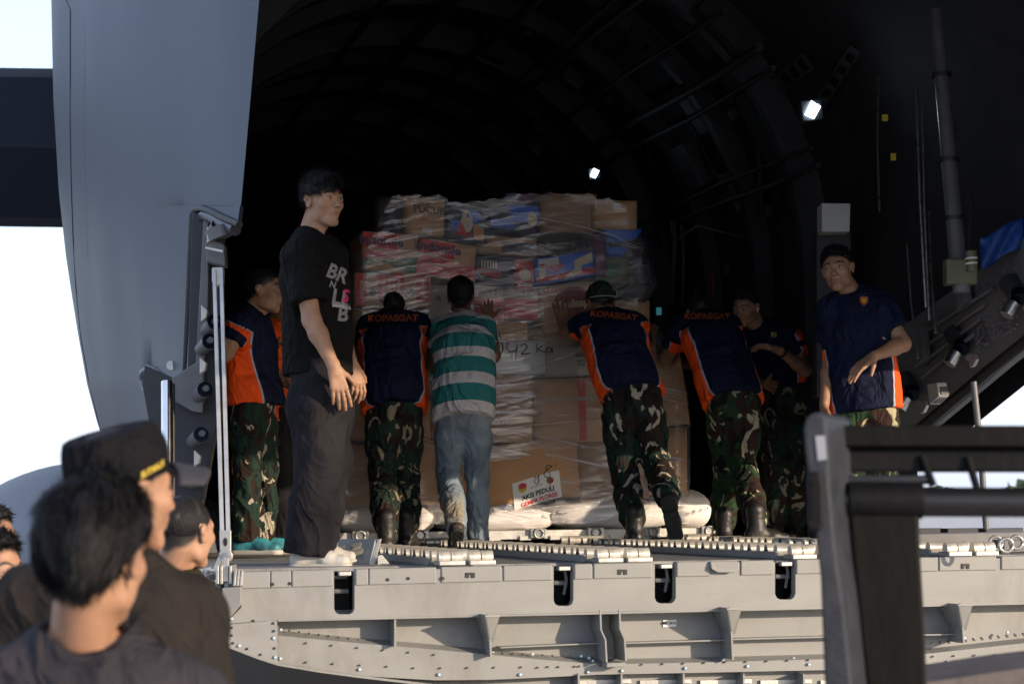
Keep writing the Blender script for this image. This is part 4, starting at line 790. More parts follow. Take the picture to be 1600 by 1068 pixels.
def film_mat():
    M = bpy.data.materials.new('stretch_film'); M.use_nodes = True; n = M.node_tree; n.nodes.remove(n.nodes['Principled BSDF']); out = n.nodes['Material Output']
    uv = nd(M, 'ShaderNodeUVMap'); uv.uv_map = 'film'
    sx_ = nd(M, 'ShaderNodeSeparateXYZ'); n.links.new(uv.outputs[0], sx_.inputs[0]); zc = sx_.outputs[1]
    def nz(sx, sy, rot, det, off=0.):
        mp = nd(M, 'ShaderNodeMapping'); mp.inputs['Scale'].default_value = (sx, sy, 1); mp.inputs['Rotation'].default_value = (0, 0, rot); mp.inputs['Location'].default_value = (off, off * 2, 0)
        mp.vector_type = 'TEXTURE' if False else 'POINT'
        r = nd(M, 'ShaderNodeVectorRotate', rotation_type='Z_AXIS'); r.inputs['Angle'].default_value = rot; n.links.new(uv.outputs[0], r.inputs[0]); mp.inputs['Rotation'].default_value = (0, 0, 0)
        n.links.new(r.outputs[0], mp.inputs[0]); z = nd(M, 'ShaderNodeTexNoise'); z.inputs['Scale'].default_value = 1; z.inputs['Detail'].default_value = det; z.inputs['Roughness'].default_value = .65; n.links.new(mp.outputs[0], z.inputs[0]); return z.outputs[0]
    def ramp(s, a, b, c0=0., c1=1.):
        r = nd(M, 'ShaderNodeMapRange', clamp=True); r.inputs[1].default_value = a; r.inputs[2].default_value = b; r.inputs[3].default_value = c0; r.inputs[4].default_value = c1; n.links.new(s, r.inputs[0]); return r.outputs[0]
    def mth(op, a, b):
        x = nd(M, 'ShaderNodeMath', operation=op)
        for i, v in enumerate((a, b)):
            if isinstance(v, (int, float)): x.inputs[i].default_value = v
            else: n.links.new(v, x.inputs[i])
        return x.outputs[0]
    s1 = mth('MULTIPLY', ramp(nz(1.2, 34, 0, 4), .562, .625), ramp(nz(1.2, 3, 0, 2, 3), .48, .62))
    s2 = mth('MULTIPLY', ramp(nz(.8, 48, -.16, 4, 7), .562, .625), ramp(nz(.9, 2.6, -.16, 2, 11), .48, .6))
    s3 = mth('MULTIPLY', ramp(nz(.8, 70, .2, 4, 17), .562, .625), ramp(nz(1.3, 3, .2, 2, 21), .48, .62))
    st = mth('MAXIMUM', mth('MAXIMUM', mth('MULTIPLY', s1, .22), mth('MULTIPLY', s2, .5)), mth('MULTIPLY', s3, .85))  # sky glints along the pulled film are put in as white colour
    fine = mth('ADD', ramp(nz(5, 160, -.05, 3, 5), .58, .72, 0, .3), mth('MULTIPLY', ramp(nz(1.3, 3.6, .3, 3, 40), .35, .65, .25, 1.), ramp(zc, .1, 1.9, .65, .04)))
    fac = mth('ADD', mth('MULTIPLY', mth('MULTIPLY', st, ramp(zc, .3, 1.9, .95, .42)), .88), mth('ADD', mth('MULTIPLY', fine, .26), .05))
    tr = nd(M, 'ShaderNodeBsdfTransparent'); tr.inputs[0].default_value = (.96, .96, .96, 1)
    gl = nd(M, 'ShaderNodeBsdfPrincipled'); gl.inputs['Base Color'].default_value = (.85, .85, .87, 1); gl.inputs['Roughness'].default_value = .22; gl.inputs['Specular IOR Level'].default_value = .9
    bp = nd(M, 'ShaderNodeBump'); bp.inputs['Strength'].default_value = .55; bp.inputs['Distance'].default_value = .012
    n.links.new(mth('ADD', mth('MULTIPLY', st, .6), mth('ADD', mth('MULTIPLY', fine, .3), mth('MULTIPLY', nz(1.6, 9, -.12, 2, 2), 2.2))), bp.inputs['Height']); n.links.new(bp.outputs[0], gl.inputs['Normal'])
    mx = nd(M, 'ShaderNodeMixShader'); n.links.new(fac, mx.inputs[0]); n.links.new(tr.outputs[0], mx.inputs[1]); n.links.new(gl.outputs[0], mx.inputs[2])
    # thin clear gloss everywhere
    g2 = nd(M, 'ShaderNodeBsdfGlossy'); g2.inputs['Roughness'].default_value = .11; g2.inputs['Color'].default_value = (1, 1, 1, 1); n.links.new(bp.outputs[0], g2.inputs['Normal'])
    m2 = nd(M, 'ShaderNodeMixShader'); m2.inputs[0].default_value = .065; n.links.new(mx.outputs[0], m2.inputs[1]); n.links.new(g2.outputs[0], m2.inputs[2]); n.links.new(m2.outputs[0], out.inputs[0]); return M
film = m.build('stretch_film', film_mat(), None, smooth=True)
ul = film.data.uv_layers.new(name='film'); flat = [q for r in uvs for q in r]; vi = np.zeros(len(film.data.loops), int); film.data.loops.foreach_get('vertex_index', vi)
ul.data.foreach_set('uv', np.array(flat)[vi].ravel())
tag(film, 'clear plastic stretch film with pulled streaks and painted white glints wrapped round the stacked load', 'plastic wrap')
def Z4(X, Y): return (680 + X / 5.935, 400 + Y / 5.935)
scrawl(film, [[Z4(*p) for p in s] for s in ([(590, 700), (600, 740), (606, 770)], [(545, 830), (538, 880), (555, 925), (590, 925), (622, 880), (628, 835), (615, 800)], [(675, 800), (664, 850), (690, 882), (735, 878), (765, 850)], [(762, 815), (752, 880), (745, 960)], [(795, 835), (820, 812), (848, 828), (842, 865), (800, 905), (835, 905), (878, 895)],
   [(945, 805), (943, 850), (945, 895)], [(995, 830), (955, 862), (1000, 885), (1020, 888)], [(1065, 850), (1035, 858), (1030, 885), (1060, 890), (1085, 862), (1080, 850), (1085, 880), (1095, 892)])], lambda x, y: onb(x, y, PB - .125), .0065)
# two thick rope-like gathers of film
for pts in ([(700, 322), (800, 332), (900, 352), (960, 368), (1006, 392)], [(740, 432), (800, 440), (850, 452), (900, 440), (935, 446)], [(770, 668), (860, 662), (945, 652)], [(560, 562), (640, 572)], [(830, 575), (890, 555), (950, 520)]):
    m = MB(); m.tube([onb(x, y, PB - .10) for x, y in pts], [.004, .009, .006, .01, .003][:len(pts)] , 6, flat=.6); m.build('film_gather', bpy.data.materials['stretch_film'], film, smooth=True)
# ------------------------------------------------------------------ people: distance-field bodies
class Field:
    def __init__(s, lo, hi, res):
        s.lo = np.array(lo, float); s.res = res; s.n = np.maximum(4, np.ceil((np.array(hi) - s.lo) / res).astype(int) + 1)
        s.d = np.full(s.n, .08, np.float32)
    def like(s):
        g = Field(s.lo, s.lo + .05, s.res); g.n = s.n.copy(); g.d = np.full(g.n, .08, np.float32); return g
    def win(s, lo, hi, pad):
        a = np.clip(np.floor((np.array(lo) - pad - s.lo) / s.res).astype(int), 0, s.n); b = np.clip(np.ceil((np.array(hi) + pad - s.lo) / s.res).astype(int) + 1, 0, s.n)
        if (b <= a).any(): return None
        ax = [s.lo[i] + np.arange(a[i], b[i], dtype=np.float32) * s.res for i in range(3)]
        return (slice(a[0], b[0]), slice(a[1], b[1]), slice(a[2], b[2])), np.meshgrid(*ax, indexing='ij', copy=False)
    def put(s, w, e, k, sub):
        d = s.d[w]
        if sub: e = -e; h = np.clip(.5 - .5 * (d - e) / k, 0, 1); s.d[w] = d * (1 - h) + e * h + k * h * (1 - h)
        else: h = np.clip(.5 + .5 * (d - e) / k, 0, 1); s.d[w] = d * (1 - h) + e * h - k * h * (1 - h)
    def cone(s, p, q, r1, r2, k=.02, axis=None, ratio=1., sub=False):
        p, q = np.array(p, float), np.array(q, float); R = max(r1, r2) * max(1, ratio); g = s.win(np.minimum(p, q), np.maximum(p, q), R + k + .01)
        if g is None: return
        w, (X, Y, Z) = g; X, Y, Z = X - p[0], Y - p[1], Z - p[2]; v = q - p; L2 = max(1e-9, v @ v)
        t = np.clip((X * v[0] + Y * v[1] + Z * v[2]) / L2, 0, 1); X, Y, Z = X - t * v[0], Y - t * v[1], Z - t * v[2]
        if axis is not None:
            a = np.array(axis, float); c = (X * a[0] + Y * a[1] + Z * a[2]) * (1 / ratio - 1); X, Y, Z = X + a[0] * c, Y + a[1] * c, Z + a[2] * c
        s.put(w, np.sqrt(X * X + Y * Y + Z * Z) - (r1 + (r2 - r1) * t), k, sub)
    def ell(s, c, R, M=None, k=.02, sub=False):
        c = np.array(c, float); R = np.array(R, float); M = np.eye(3) if M is None else M; rm = R.max(); g = s.win(c, c, rm + k + .01)
        if g is None: return
        w, (X, Y, Z) = g; X, Y, Z = X - c[0], Y - c[1], Z - c[2]
        u = [(X * M[0, i] + Y * M[1, i] + Z * M[2, i]) / R[i] for i in range(3)]
        l = np.sqrt(u[0] ** 2 + u[1] ** 2 + u[2] ** 2); l2 = np.sqrt((u[0] / R[0]) ** 2 + (u[1] / R[1]) ** 2 + (u[2] / R[2]) ** 2)
        s.put(w, l * (l - 1) / np.maximum(l2, 1e-6), k, sub)
    def cut(s, p, n):                       # remove everything on the side n points to
        p, n = np.array(p, float), np.array(n, float); ax = [s.lo[i] + np.arange(s.n[i], dtype=np.float32) * s.res for i in range(3)]
        e = (ax[0][:, None, None] - p[0]) * n[0] + (ax[1][None, :, None] - p[1]) * n[1] + (ax[2][None, None, :] - p[2]) * n[2]
        s.d = np.maximum(s.d, e.astype(np.float32))
    def mesh(s):
        d = s.d; d[0] = d[-1] = .05; d[:, 0] = d[:, -1] = .05; d[:, :, 0] = d[:, :, -1] = .05; g = d < 0; n = s.n - 1
        cnt = np.zeros(n, np.int8); cs = [(i, j, k) for i in (0, 1) for j in (0, 1) for k in (0, 1)]
        for i, j, k in cs: cnt += g[i:i + n[0], j:j + n[1], k:k + n[2]]
        act = (cnt > 0) & (cnt < 8); idx = np.full(n, -1, np.int32); cells = np.argwhere(act); idx[act] = np.arange(len(cells))
        acc = np.zeros((len(cells), 3)); num = np.zeros(len(cells))
        for a in cs:
            for ax in range(3):
                if a[ax]: continue
                b = list(a); b[ax] = 1; va = d[cells[:, 0] + a[0], cells[:, 1] + a[1], cells[:, 2] + a[2]]; vb = d[cells[:, 0] + b[0], cells[:, 1] + b[1], cells[:, 2] + b[2]]
                c = (va < 0) != (vb < 0); t = np.where(c, va / np.where(va == vb, 1, va - vb), 0); P = np.array(a, float) + 0 * acc; P[:, ax] += t; acc += P * c[:, None]; num += c
        V = (cells + acc / num[:, None]) * s.res + s.lo; Fs = []
        for ax in range(3):
            o1, o2 = [(1, 2), (2, 0), (0, 1)][ax]; sl0 = [slice(1, -1)] * 3; sl1 = [slice(1, -1)] * 3; sl0[ax] = slice(0, -1); sl1[ax] = slice(1, None)
            A, B = g[tuple(sl0)], g[tuple(sl1)]
            for flip in (0, 1):
                e = np.argwhere((A & ~B) if not flip else (~A & B)); 
                if not len(e): continue
                for q in range(3):
                    if q != ax: e[:, q] += 1
                def cell(d1, d2): c = e.copy(); c[:, o1] -= d1; c[:, o2] -= d2; return idx[c[:, 0], c[:, 1], c[:, 2]]
                qd = np.stack([cell(1, 1), cell(0, 1), cell(0, 0), cell(1, 0)], 1); Fs.append(qd if not flip else qd[:, ::-1])
        return V, np.concatenate(Fs) if Fs else np.zeros((0, 4), int)
def np3(v): return np.array(v, float)
def unit(v): v = np3(v); return v / max(1e-9, np.linalg.norm(v))
def smoothv(V, Fc, it=1, lam=.5):
    for _ in range(it):
        S = np.zeros_like(V); N = np.zeros(len(V))
        for a in range(4):
            b = (a + 1) % 4; np.add.at(S, Fc[:, a], V[Fc[:, b]]); np.add.at(S, Fc[:, b], V[Fc[:, a]]); np.add.at(N, Fc[:, a], 1); np.add.at(N, Fc[:, b], 1)
        V = V * (1 - lam) + lam * S / np.maximum(N, 1)[:, None]
    return V
def vnormals(V, Fc):
    n = np.cross(V[Fc[:, 2]] - V[Fc[:, 0]], V[Fc[:, 3]] - V[Fc[:, 1]]); N = np.zeros_like(V)
    for a in range(4): np.add.at(N, Fc[:, a], n)
    return N / np.maximum(1e-12, np.linalg.norm(N, axis=1))[:, None]
def wrinkle(V, Fc, amp, sc, seed, stretch=None):
    N = vnormals(V, Fc); out = np.zeros(len(V)); sx = stretch or (1, 1, 1)
    for i in range(len(V)):
        p = V[i]; a = noise.noise(Vector((p[0] * sc * sx[0] + seed, p[1] * sc * sx[1], p[2] * sc * sx[2]))); b = noise.noise(Vector((p[0] * sc * 2.3 + seed + 3.7, p[1] * sc * 2.3, p[2] * sc * 1.6)))
        out[i] = (1 - 2.6 * abs(a)) * .8 + (1 - 2.4 * abs(b)) * .35 - .6
    return V + N * (out * amp)[:, None]
def make(name, V, Fc, mats, parent, origin=None, attrs=None, smooth=True, fmat=None):
    me = bpy.data.meshes.new(name); origin = V.mean(0) if origin is None else np3(origin)
    W = (V - origin).astype(np.float32); me.vertices.add(len(W)); me.vertices.foreach_set('co', W.ravel()); nf = len(Fc)
    me.loops.add(nf * 4); me.loops.foreach_set('vertex_index', Fc.astype(np.int32).ravel()); me.polygons.add(nf); me.polygons.foreach_set('loop_start', np.arange(0, nf * 4, 4, dtype=np.int32))
    try: me.polygons.foreach_set('loop_total', np.full(nf, 4, np.int32))
    except Exception: pass
    me.update(calc_edges=True); me.polygons.foreach_set('use_smooth', [smooth] * nf)
    for m_ in (mats if isinstance(mats, (list, tuple)) else [mats]): me.materials.append(m_)
    if fmat is not None: me.polygons.foreach_set('material_index', fmat)
    for k, v in (attrs or {}).items(): a = me.attributes.new(k, 'FLOAT', 'POINT'); a.data.foreach_set('value', v.astype(np.float32))
    o = bpy.data.objects.new(name, me); COL.objects.link(o); o.location = Vector(origin)
    if parent: par(o, parent)
    return o

# materials of skin, hair and cloth
def attrmix(m, base_sock_from, attr, col, lo=0., hi=1.):
    n = m.node_tree; a = nd(m, 'ShaderNodeAttribute'); a.attribute_name = attr; r = nd(m, 'ShaderNodeMapRange', clamp=True, interpolation_type='SMOOTHSTEP'); r.inputs[1].default_value = lo; r.inputs[2].default_value = hi
    n.links.new(a.outputs['Fac'], r.inputs[0]); x = nd(m, 'ShaderNodeMix', data_type='RGBA'); n.links.new(r.outputs[0], x.inputs[0]); n.links.new(base_sock_from, x.inputs[6])
    if isinstance(col, tuple): x.inputs[7].default_value = (*col, 1)
    else: n.links.new(col, x.inputs[7])
    return x.outputs[2]
def skin_mat(name, c):
    m = mat(name, c, tuple(x * .76 for x in c), .5, scale=22, bump=.25, bscale=300, rvar=.1, detail=8); b = m.node_tree.nodes['Principled BSDF']
    s = b.inputs['Base Color'].links[0].from_socket
    s = attrmix(m, s, 'lip', (c[0] * .72, c[1] * .46, c[2] * .46)); s = attrmix(m, s, 'brow', (.012, .009, .008)); s = attrmix(m, s, 'scalp', (.016, .013, .012))
    m.node_tree.links.new(s, b.inputs['Base Color']); b.inputs['Subsurface Weight'].default_value = .12; b.inputs['Subsurface Radius'].default_value = (.012, .004, .002); b.inputs['Subsurface Scale'].default_value = 1.; return m
SKIN_A = skin_mat('skin_tan', (.34, .185, .11)); SKIN_B = skin_mat('skin_brown', (.25, .125, .072)); SKIN_C = skin_mat('skin_light_tan', (.40, .225, .14))
HAIR = mat('black_hair', (.009, .008, .009), (.004, .004, .005), .6, scale=60, stretch=(1, 1, .2), spec=.25, bump=.5, bscale=220)
EYEW = mat('eye_white', (.30, .27, .25), None, .45, spec=.2); EYEB = mat('eye_iris', (.010, .006, .005), None, .35)
def folds(m, st=.8):
    n = m.node_tree; b = n.nodes['Principled BSDF']; tc = nd(m, 'ShaderNodeTexCoord'); mp = nd(m, 'ShaderNodeMapping'); mp.inputs['Scale'].default_value = (1, 1, .55); mp.inputs['Rotation'].default_value = (0, .5, .3); n.links.new(tc.outputs['Object'], mp.inputs[0])
    z = nd(m, 'ShaderNodeTexNoise'); z.inputs['Scale'].default_value = 7; z.inputs['Detail'].default_value = 3; z.inputs['Distortion'].default_value = 1.1; z.inputs['Roughness'].default_value = .45; n.links.new(mp.outputs[0], z.inputs[0])
    a = nd(m, 'ShaderNodeMath', operation='SUBTRACT'); a.inputs[1].default_value = .5; n.links.new(z.outputs[0], a.inputs[0]); c = nd(m, 'ShaderNodeMath', operation='ABSOLUTE'); n.links.new(a.outputs[0], c.inputs[0])
    bp = nd(m, 'ShaderNodeBump'); bp.inputs['Strength'].default_value = st; bp.inputs['Distance'].default_value = .11; bp.invert = True; n.links.new(c.outputs[0], bp.inputs['Height'])
    if b.inputs['Normal'].links: n.links.new(b.inputs['Normal'].links[0].from_socket, bp.inputs['Normal'])
    n.links.new(bp.outputs[0], b.inputs['Normal'])
def cloth_mat(name, c, c2=None, rough=.85, bs=500, bump=.15, scale=5): 
    m = mat(name, c, c2 or tuple(x * .75 for x in c), rough, scale=scale, bump=bump, bscale=bs, spec=.10); folds(m, .55 if 'denim' in name else .8); return m
def panel_mat(name, c, col, attr='panel', e=.004):
    m = cloth_mat(name, c, tuple(x * .7 for x in c), .7, 420, .12); b = m.node_tree.nodes['Principled BSDF']
    s = attrmix(m, b.inputs['Base Color'].links[0].from_socket, 'piping', (.35, .38, .45), -.002, .002)
    s = attrmix(m, s, attr, col, -e, e); m.node_tree.links.new(s, b.inputs['Base Color']); return m
NAVY_ORANGE = panel_mat('navy_sport_shirt', (.008, .012, .036), (.80, .085, .012))
def stripe_mat():
    m = cloth_mat('striped_shirt', (.56, .54, .53), (.47, .45, .45)); n = m.node_tree; b = n.nodes['Principled BSDF']; a = nd(m, 'ShaderNodeAttribute'); a.attribute_name = 'along'
    mu = nd(m, 'ShaderNodeMath', operation='MULTIPLY'); mu.inputs[1].default_value = 1 / .156; ad = nd(m, 'ShaderNodeMath', operation='ADD'); ad.inputs[1].default_value = .673; fr = nd(m, 'ShaderNodeMath', operation='FRACT')
    n.links.new(a.outputs['Fac'], mu.inputs[0]); n.links.new(mu.outputs[0], ad.inputs[0]); n.links.new(ad.outputs[0], fr.inputs[0])
    r = nd(m, 'ShaderNodeValToRGB'); r.color_ramp.interpolation = 'CONSTANT'; r.color_ramp.elements[0].color = (1, 1, 1, 1); r.color_ramp.elements[1].position = .58; r.color_ramp.elements[1].color = (0, 0, 0, 1); n.links.new(fr.outputs[0], r.inputs[0])
    x = nd(m, 'ShaderNodeMix', data_type='RGBA'); n.links.new(r.outputs[0], x.inputs[0]); n.links.new(b.inputs['Base Color'].links[0].from_socket, x.inputs[6]); x.inputs[7].default_value = (.03, .165, .165, 1); n.links.new(x.outputs[2], b.inputs['Base Color']); return m
def camo_mat(name, sand=(.36, .32, .25), green=(.012, .028, .020), brown=(.020, .012, .010), black=(.008, .008, .008), k=1., bright=None):
    m = bpy.data.materials.new(name); m.use_nodes = True; n = m.node_tree; b = n.nodes['Principled BSDF']; tc = nd(m, 'ShaderNodeTexCoord'); mp = nd(m, 'ShaderNodeMapping'); mp.inputs['Scale'].default_value = (k, k, k * .72); n.links.new(tc.outputs['Object'], mp.inputs[0])
    def nzz(sc, off, dist, det=2.):
        z = nd(m, 'ShaderNodeTexNoise'); z.inputs['Scale'].default_value = sc; z.inputs['Detail'].default_value = det; z.inputs['Distortion'].default_value = dist; q = nd(m, 'ShaderNodeVectorMath', operation='ADD'); q.inputs[1].default_value = (off, off * .7, off * 1.3); n.links.new(mp.outputs[0], q.inputs[0]); n.links.new(q.outputs[0], z.inputs[0]); return z.outputs[0]
    def step(s, t, w=.006): r = nd(m, 'ShaderNodeMapRange', clamp=True); r.inputs[1].default_value = t - w; r.inputs[2].default_value = t + w; n.links.new(s, r.inputs[0]); return r.outputs[0]
    def mix(f, a, bb):
        x = nd(m, 'ShaderNodeMix', data_type='RGBA'); n.links.new(f, x.inputs[0])
        if isinstance(a, tuple): x.inputs[6].default_value = (*a, 1)
        else: n.links.new(a, x.inputs[6])
        x.inputs[7].default_value = (*bb, 1); return x.outputs[2]
    c = mix(step(nzz(6.5, 3, 1.2), .535), green, brown); c = mix(step(nzz(7, 9, 1.5), .60), c, black)
    if bright: c = mix(step(nzz(6, 31, 1.), .60), c, bright)
    sn = nzz(7.5, 17, 2.2, 3.); c = mix(step(sn, .585), c, black); c = mix(step(sn, .602), c, sand); n.links.new(c, b.inputs['Base Color']); b.inputs['Roughness'].default_value = .88; b.inputs['Specular IOR Level'].default_value = .2
    nb = nd(m, 'ShaderNodeTexNoise'); nb.inputs['Scale'].default_value = 300; n.links.new(tc.outputs['Object'], nb.inputs[0]); bp = nd(m, 'ShaderNodeBump'); bp.inputs['Strength'].default_value = .15; bp.inputs['Distance'].default_value = .004; n.links.new(nb.outputs[0], bp.inputs['Height']); n.links.new(bp.outputs[0], b.inputs['Normal']); folds(m, .9); return m
CAMO = camo_mat('woodland_camouflage'); CAMO_G = camo_mat('green_camouflage', (.34, .31, .20), (.018, .042, .018), (.028, .014, .011), (.008, .008, .008), .9, (.018, .06, .012)); CAMO_D = camo_mat('dark_camouflage', (.22, .19, .13), k=1.15)
BLACKTEE = cloth_mat('black_tee', (.007, .007, .007), (.005, .005, .005)); GREYTEE = cloth_mat('charcoal_tee', (.024, .020, .018), (.017, .015, .014)); GREYTEE2 = cloth_mat('slate_tee', (.034, .032, .038), (.025, .024, .029)); OLIVE = cloth_mat('olive_tee', (.03, .028, .012))
BLACKJEAN = cloth_mat('washed_black_denim', (.020, .019, .021), (.010, .010, .013), .9, 500, .2, 3.); ORANGETEE = cloth_mat('orange_tee', (.75, .10, .015), (.6, .08, .012))
def jean_mat():
    m = cloth_mat('faded_blue_denim', (.23, .29, .34), (.12, .16, .20), .9, 420, .25, 4.); n = m.node_tree; b = n.nodes['Principled BSDF']; s = attrmix(m, b.inputs['Base Color'].links[0].from_socket, 'fade', (.30, .26, .19), 0., 1.); n.links.new(s, b.inputs['Base Color']); return m
JEANS = jean_mat(); STRIPED = stripe_mat()
BOOT = mat('black_boot_leather', (.02, .018, .016), (.012, .011, .01), .45, bump=.3, bscale=60); WSHOE = mat('white_canvas_shoe', (.50, .48, .44), (.40, .38, .35), .75, bump=.1, bscale=200); TEAL = mat('teal_trainer', (.05, .30, .36), (.02, .07, .1), .5, scale=14); BSHOE = mat('brown_shoe', (.04, .028, .02), None, .6, bump=.2, bscale=50); SOLE = mat('pale_shoe_sole', (.45, .43, .38), None, .7); BSOLE = mat('dark_shoe_sole', (.02, .02, .02), None, .8, bump=.8, bscale=60)
BELT = cloth_mat('webbing_belt', (.16, .14, .07)); ORANGEINK = mat('orange_lettering', (.42, .085, .015), None, .6); CAPMAT = cloth_mat('black_cap_cloth', (.008, .008, .010), (.005, .005, .007), .85, 260, .25); YTHREAD = mat('yellow_thread', (.55, .40, .04), None, .6)

def frame(fwd, up):
    up = unit(up); f = np3(fwd); f = unit(f - up * (f @ up)); r = np.cross(f, up); return np.stack([r, f, up], 1)     # columns: right, forward, up
def head_build(root, c, fwd, up, neck, skinm, sc=1., hair='short', res=.0034, seed=0, ear=True, eyes=True, strands=700, look=0., strand_len=.03, hairM=HAIR):
    M = frame(fwd, up); W = lambda x, y, z: c + M @ (np3((x, y, z)) * sc)
    lo = np.minimum(c - .17 * sc, np3(neck) - .10); hi = np.maximum(c + .17 * sc, np3(neck) + .10); f = Field(lo, hi, res)
    E = lambda x, y, z, R, k=.02, sub=False: f.ell(W(x, y, z), np3(R) * sc, M, k * sc, sub)
    Cn = lambda a, b, r1, r2, k=.01, axis=None, ratio=1., sub=False: f.cone(W(*a), W(*b), r1 * sc, r2 * sc, k * sc, None if axis is None else M[:, axis], ratio, sub)
    E(0, -.014, .034, (.075, .095, .084)); E(0, .02, -.02, (.061, .067, .085), .03); E(0, .054, -.088, (.027, .028, .022), .022)
    for s in (-1, 1):
        E(s * .045, .008, -.058, (.016, .034, .026), .022); Cn((s * .046, .0, -.07), (s * .014, .062, -.098), .012, .012, .018); E(s * .043, .055, -.018, (.020, .020, .018), .025)
        Cn((s * .012, .079, .022), (s * .044, .068, .024), .010, .008, .018)
    Cn((0, .078, .018), (0, .101, -.022), .007, .0095, .014); E(0, .103, -.026, (.011, .010, .0085), .01)
    for s in (-1, 1): E(s * .0125, .094, -.029, (.0075, .009, .007), .007)
    E(0, .080, -.050, (.024, .012, .016), .016)
    Cn((-.021, .0775, -.0575), (0, .0845, -.0560), .0034, .0048, .006); Cn((0, .0845, -.0560), (.021, .0775, -.0575), .0048, .0034, .006); Cn((-.016, .079, -.0645), (.016, .079, -.0645), .0052, .0052, .008)
    for s in (-1, 1):
        E(s * .032, .093, .004, (.015, .014, .0095), .014, True)
        if eyes:
                E(s * .032, .0735, .003, (.0135, .0125, .011), .005); Cn((s * .0175, .0805, .0075), (s * .033, .0855, .0128), .0042, .0044, .004); Cn((s * .033, .0855, .0128), (s * .047, .0775, .0075), .0046, .0038, .004); Cn((s * .018, .0800, -.0015), (s * .033, .0840, -.0060), .0034, .0038, .004); Cn((s * .033, .0840, -.0060), (s * .046, .0775, -.0005), .0038, .0034, .004)
    Cn((-.023, .086, -.0605), (0, .0925, -.0605), .0018, .0020, .004, sub=True); Cn((0, .0925, -.0605), (.023, .086, -.0605), .0020, .0018, .004, sub=True)
    if ear:
        for s in (-1, 1):
            E(s * .077, -.006, -.004, (.0075, .017, .030), .008); E(s * .083, -.014, .008, (.006, .015, .018), .006); E(s * .085, -.001, -.002, (.0055, .008, .014), .005, True)
    f.cone(W(0, -.034, -.035), neck, .049 * sc, .057 * sc, .022); f.cone(W(0, -.002, -.105), neck, .018 * sc, .044 * sc, .02)
    V, Fc = f.mesh(); V = smoothv(V, Fc, 1, .4); Lc = (V - c) @ M / sc; x, y, z = Lc.T; ax = np.abs(x)
    lip = np.clip(1.4 - ((x / .021) ** 2 + ((z + .0595) / .0095) ** 2), 0, 1) * .75 * (y > .07)
    bz = .0245 + .008 * (1 - ((ax - .032) / .02) ** 2); brow = np.clip(1.7 - np.abs(z - bz) / .0033, 0, 1) * (ax > .013) * (ax < .054) * (y > .045)
    lash = np.clip(1.5 - np.abs(z - (.0075 + .0035 * (1 - ((ax - .032) / .014) ** 2))) / .0018, 0, 1) * (ax > .018) * (ax < .047) * (y > .06); brow = np.maximum(brow, lash * .9)
    nos = np.clip(1.3 - (((ax - .010) / .005) ** 2 + ((z + .0345) / .003) ** 2), 0, 1) * (y > .08); brow = np.maximum(brow, nos * .7)
    hl = z - (.004 + .78 * y) - .006 * np.sin(x * 90)
    scalp = np.clip((hl + .012) / .03, 0, 1) * (ax < .1) * (z > -.075); scalp[(ax > .074) & (z < .028) & (y > -.028)] = 0
    at_ = dict(lip=lip, brow=brow, scalp=scalp)
    if eyes:
        for s in (-1, 1):
            m = MB(); cc = W(s * .032, .0768, .0032); m.ell(cc, (.0108 * sc,) * 3, Matrix(M), 14, 10); eo = m.build('eye', EYEW, root, smooth=True)
            m = MB(); gz = unit(M[:, 1] + M[:, 0] * look); m.ell(cc + gz * .0068 * sc, (.0055 * sc, .0048 * sc, .0055 * sc), Matrix(M), 12, 8); m.build('iris', EYEB, eo, smooth=True)
    # hair
    if hair:
        off = dict(buzz=.004, short=.011, mop=.024, full=.03, cap=.006)[hair]; g = Field(c - .16 * sc, c + .17 * sc, res * 1.15)
        G = lambda a, b, k=.02: g.ell(W(*a), np3(b) * sc, M, k * sc)
        if hair in ('buzz', 'cap'): G((0, -.014, .034), (.075 + off, .095 + off, .084 + off)); sl = .78; b0 = .004
        elif hair == 'short': G((0, -.016, .036), (.074 + off * .7, .095 + off * .7, .084 + off)); G((0, .02, .07), (.06, .065, .056)); sl = .92; b0 = .006
        elif hair == 'mop': G((0, -.016, .036), (.076 + off * .35, .096 + off * .5, .084 + off * .8)); G((0, .0, .062), (.082, .104, .066)); sl = .52; b0 = .008
        else: G((0, -.018, .036), (.077 + off * .4, .099 + off * .45, .084 + off * .8)); G((0, .02, .08), (.07, .085, .05)); G((0, -.06, .0), (.066, .056, .075)); sl = .86; b0 = .0
        nrm = M @ unit((0, sl, -1)); g.cut(W(0, 0, b0), nrm)
        for s in (-1, 1): g.cone(W(s * .11, .006, -.008), W(s * .07, .006, -.008), .030 * sc, .026 * sc, .006, sub=True)
        if hair in ('full', 'mop'):
            for s in (-1, 1): g.ell(W(s * .088, .035, -.03), np3((.02, .03, .05)) * sc, M, .006, True)
        if hair == 'buzz':
            g = Field(c - .16 * sc, c + .17 * sc, .005); g.ell(W(0, -.014, .034), np3((.0755, .0955, .0845)) * sc, M, .01); g.cut(W(0, 0, .006), nrm)
        HV, HF = g.mesh()
